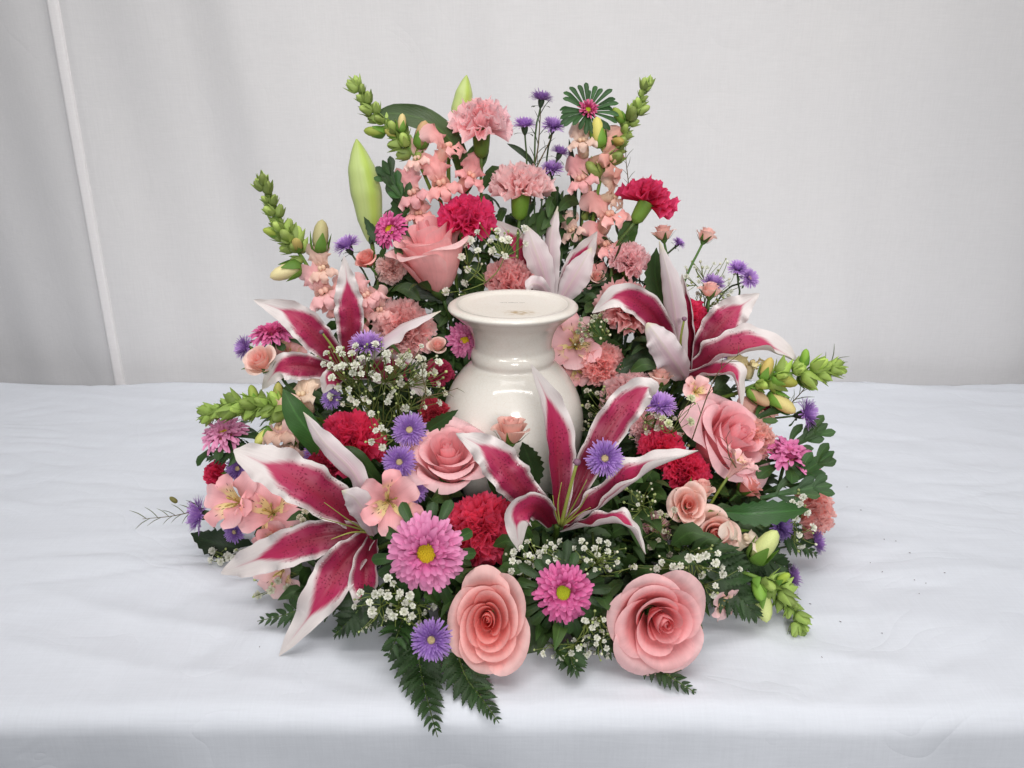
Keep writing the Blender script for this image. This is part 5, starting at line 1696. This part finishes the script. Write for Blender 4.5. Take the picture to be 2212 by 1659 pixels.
babys_breath('gypsophila sprig right of the front lily foot', [(1262, 1185), (1285, 1185), (1295, 1205), (1312, 1192), (1300, 1220), (1285, 1230), (1370, 1225), (1310, 1225), (1268, 1210)], (1300, 1250), Y=-.215, seed=8, buds=16, r=(7, 10))
babys_breath('gypsophila blooms below the magenta aster', [(1262, 1340), (1280, 1355), (1240, 1385), (1225, 1405), (1215, 1420), (1260, 1375), (1275, 1390), (1290, 1378), (1300, 1365), (1250, 1400), (1235, 1410), (1175, 1412), (1195, 1418), (1270, 1410), (1305, 1385), (1285, 1340), (1310, 1400)], (1265, 1340), Y=-.25, seed=9, buds=18, r=(7, 10))
babys_breath('gypsophila blooms left of the front purple aster', [(767, 1310), (805, 1325), (800, 1350), (838, 1250), (850, 1262), (862, 1290), (850, 1330), (885, 1300), (858, 1345), (890, 1330), (876, 1302), (842, 1320), (822, 1280), (935, 1310), (915, 1322), (905, 1345)], (860, 1290), Y=-.238, seed=10, buds=12)
babys_breath('gypsophila spray in a band under the spray roses', [(1455, 1225), (1440, 1238), (1478, 1240), (1498, 1258), (1515, 1242), (1530, 1228), (1545, 1215), (1556, 1226), (1560, 1240), (1597, 1230), (1430, 1215), (1470, 1222), (1510, 1205), (1545, 1265), (1365, 1225), (1420, 1228), (1525, 1200), (1540, 1285), (1490, 1205), (1550, 1195)], (1490, 1200), Y=-.205, seed=11, buds=24)
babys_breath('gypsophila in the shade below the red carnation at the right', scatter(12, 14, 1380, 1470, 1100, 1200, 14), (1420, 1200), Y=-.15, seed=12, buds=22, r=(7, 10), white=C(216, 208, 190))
babys_breath('green gypsophila buds above the spray roses', [(1388, 1075), (1378, 1090)], (1400, 1120), Y=-.165, seed=13, buds=26, spread=26, r=(6, 8))
babys_breath('gypsophila sprig low at the left edge on the cloth', [(460, 1190), (468, 1212), (462, 1240), (505, 1205), (515, 1215), (498, 1222), (492, 1205), (480, 1230)], (540, 1200), Y=-.08, seed=14, buds=8)
babys_breath('gypsophila blooms on the cloth under the left lily petal', [(575, 1262), (585, 1275), (560, 1285), (600, 1255), (620, 1270)], (640, 1240), Y=-.15, seed=15, buds=8, white=C(220, 220, 200))
babys_breath('gypsophila blooms in front of the far right coral carnation', [(1712, 1085), (1728, 1090), (1742, 1108), (1727, 1155), (1730, 1178), (1755, 1140), (1735, 1075), (1720, 1120)], (1680, 1150), Y=-.13, seed=16, buds=10)
babys_breath('two pale green and white blooms beside the right rose', [(1492, 862), (1490, 912), (1432, 905), (1445, 915)], (1470, 960), Y=-.085, seed=17, buds=6, r=(11, 14), white=C(228, 232, 196))
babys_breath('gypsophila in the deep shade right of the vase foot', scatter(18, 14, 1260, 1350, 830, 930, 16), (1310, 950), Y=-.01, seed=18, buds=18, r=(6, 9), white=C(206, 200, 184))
babys_breath('gypsophila under the big lily petal on the left', [(655, 1125), (640, 1140), (668, 1140), (660, 1105), (648, 1118)], (680, 1160), Y=-.125, seed=19, buds=4, white=C(226, 218, 196))

# ---- more small blooms filling the gaps
snapdragon('pale pink snapdragon blooms behind the pale back lily', [(1262, 440, 0), (1258, 480, 0), (1256, 520, 0), (1255, 560, 0), (1252, 610, 0)], .135, 3, 14, 20,
    florets=[(1238, 500, -.008, (-.3, .3, .85), 58, C(246, 214, 196)), (1282, 560, -.008, (.3, .2, .9), 66, PINK), (1262, 600, -.008, (.1, .2, .95), 62, C(246, 196, 190)), (1322, 600, -.004, (.3, .2, .9), 60, PINK)], seed=9)
snapdragon('pink snapdragon blooms behind the left lily tall petal', [(745, 600, 0), (752, 640, 0), (760, 680, 0), (770, 720, 0), (780, 760, 0)], .045, 2, 12, 18,
    florets=[(790, 640, 0, (.2, .3, .9), 64, C(246, 190, 184)), (778, 690, -.004, (.2, .1, .95), 66, PINK), (820, 668, .01, (.3, .2, .9), 58, C(246, 196, 190))], seed=10)
alstro('small pink alstroemeria above the lower left lily petal of the left lily', 622, 762, 78, (.1, .4, .85), C(244, 184, 180), Y=.02, twist=15, seed=11)
alstro('pink alstroemeria bloom under the thin twig at the right', 1505, 845, 66, (.1, .2, .9), C(246, 192, 190), Y=-.03, twist=35, seed=12)
srose('shaded peach rosebud left of the vase neck', 945, 748, 44, (.1, .6, .7), seed=31, n=9, Y=.03)
srose('small peach rosebud beside the dark leaf behind the right carnation', 1290, 600, 40, (.1, .5, .7), seed=32, n=9, Y=.11)
carnation('dusty pink carnation low behind the front lily petal at the right', 1400, 930, 96, (-.1, .2, .95), C(252, 204, 206), Y=-.04, seed=31, n=34)
babys_breath('airy gypsophila cloud between the left lily and the vase', scatter(41, 34, 700, 955, 745, 885, 22), (830, 930), Y=-.06, seed=41, buds=34, r=(8, 11.5), white=C(234, 236, 222))
babys_breath('gypsophila packed under the front lily lower petals', scatter(42, 26, 1120, 1335, 1168, 1240, 17), (1230, 1270), Y=-.212, seed=42, buds=24, r=(7.5, 10.5))
babys_breath('gypsophila along the front between magenta aster and right rose', scatter(43, 14, 1262, 1325, 1330, 1420, 15), (1290, 1330), Y=-.245, seed=43, buds=12, r=(7.5, 10.5))
babys_breath('gypsophila between the coral red carnation and the magenta aster', scatter(44, 12, 1095, 1160, 1190, 1275, 15), (1130, 1280), Y=-.21, seed=44, buds=10, r=(7.5, 10.5))
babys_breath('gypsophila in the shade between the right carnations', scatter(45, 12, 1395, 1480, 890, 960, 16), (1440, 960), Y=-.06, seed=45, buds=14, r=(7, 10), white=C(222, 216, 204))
babys_breath('gypsophila at the lower left behind the pale pink aster', scatter(46, 16, 775, 905, 1275, 1360, 18), (840, 1290), Y=-.235, seed=46, buds=12)

build_foliage()
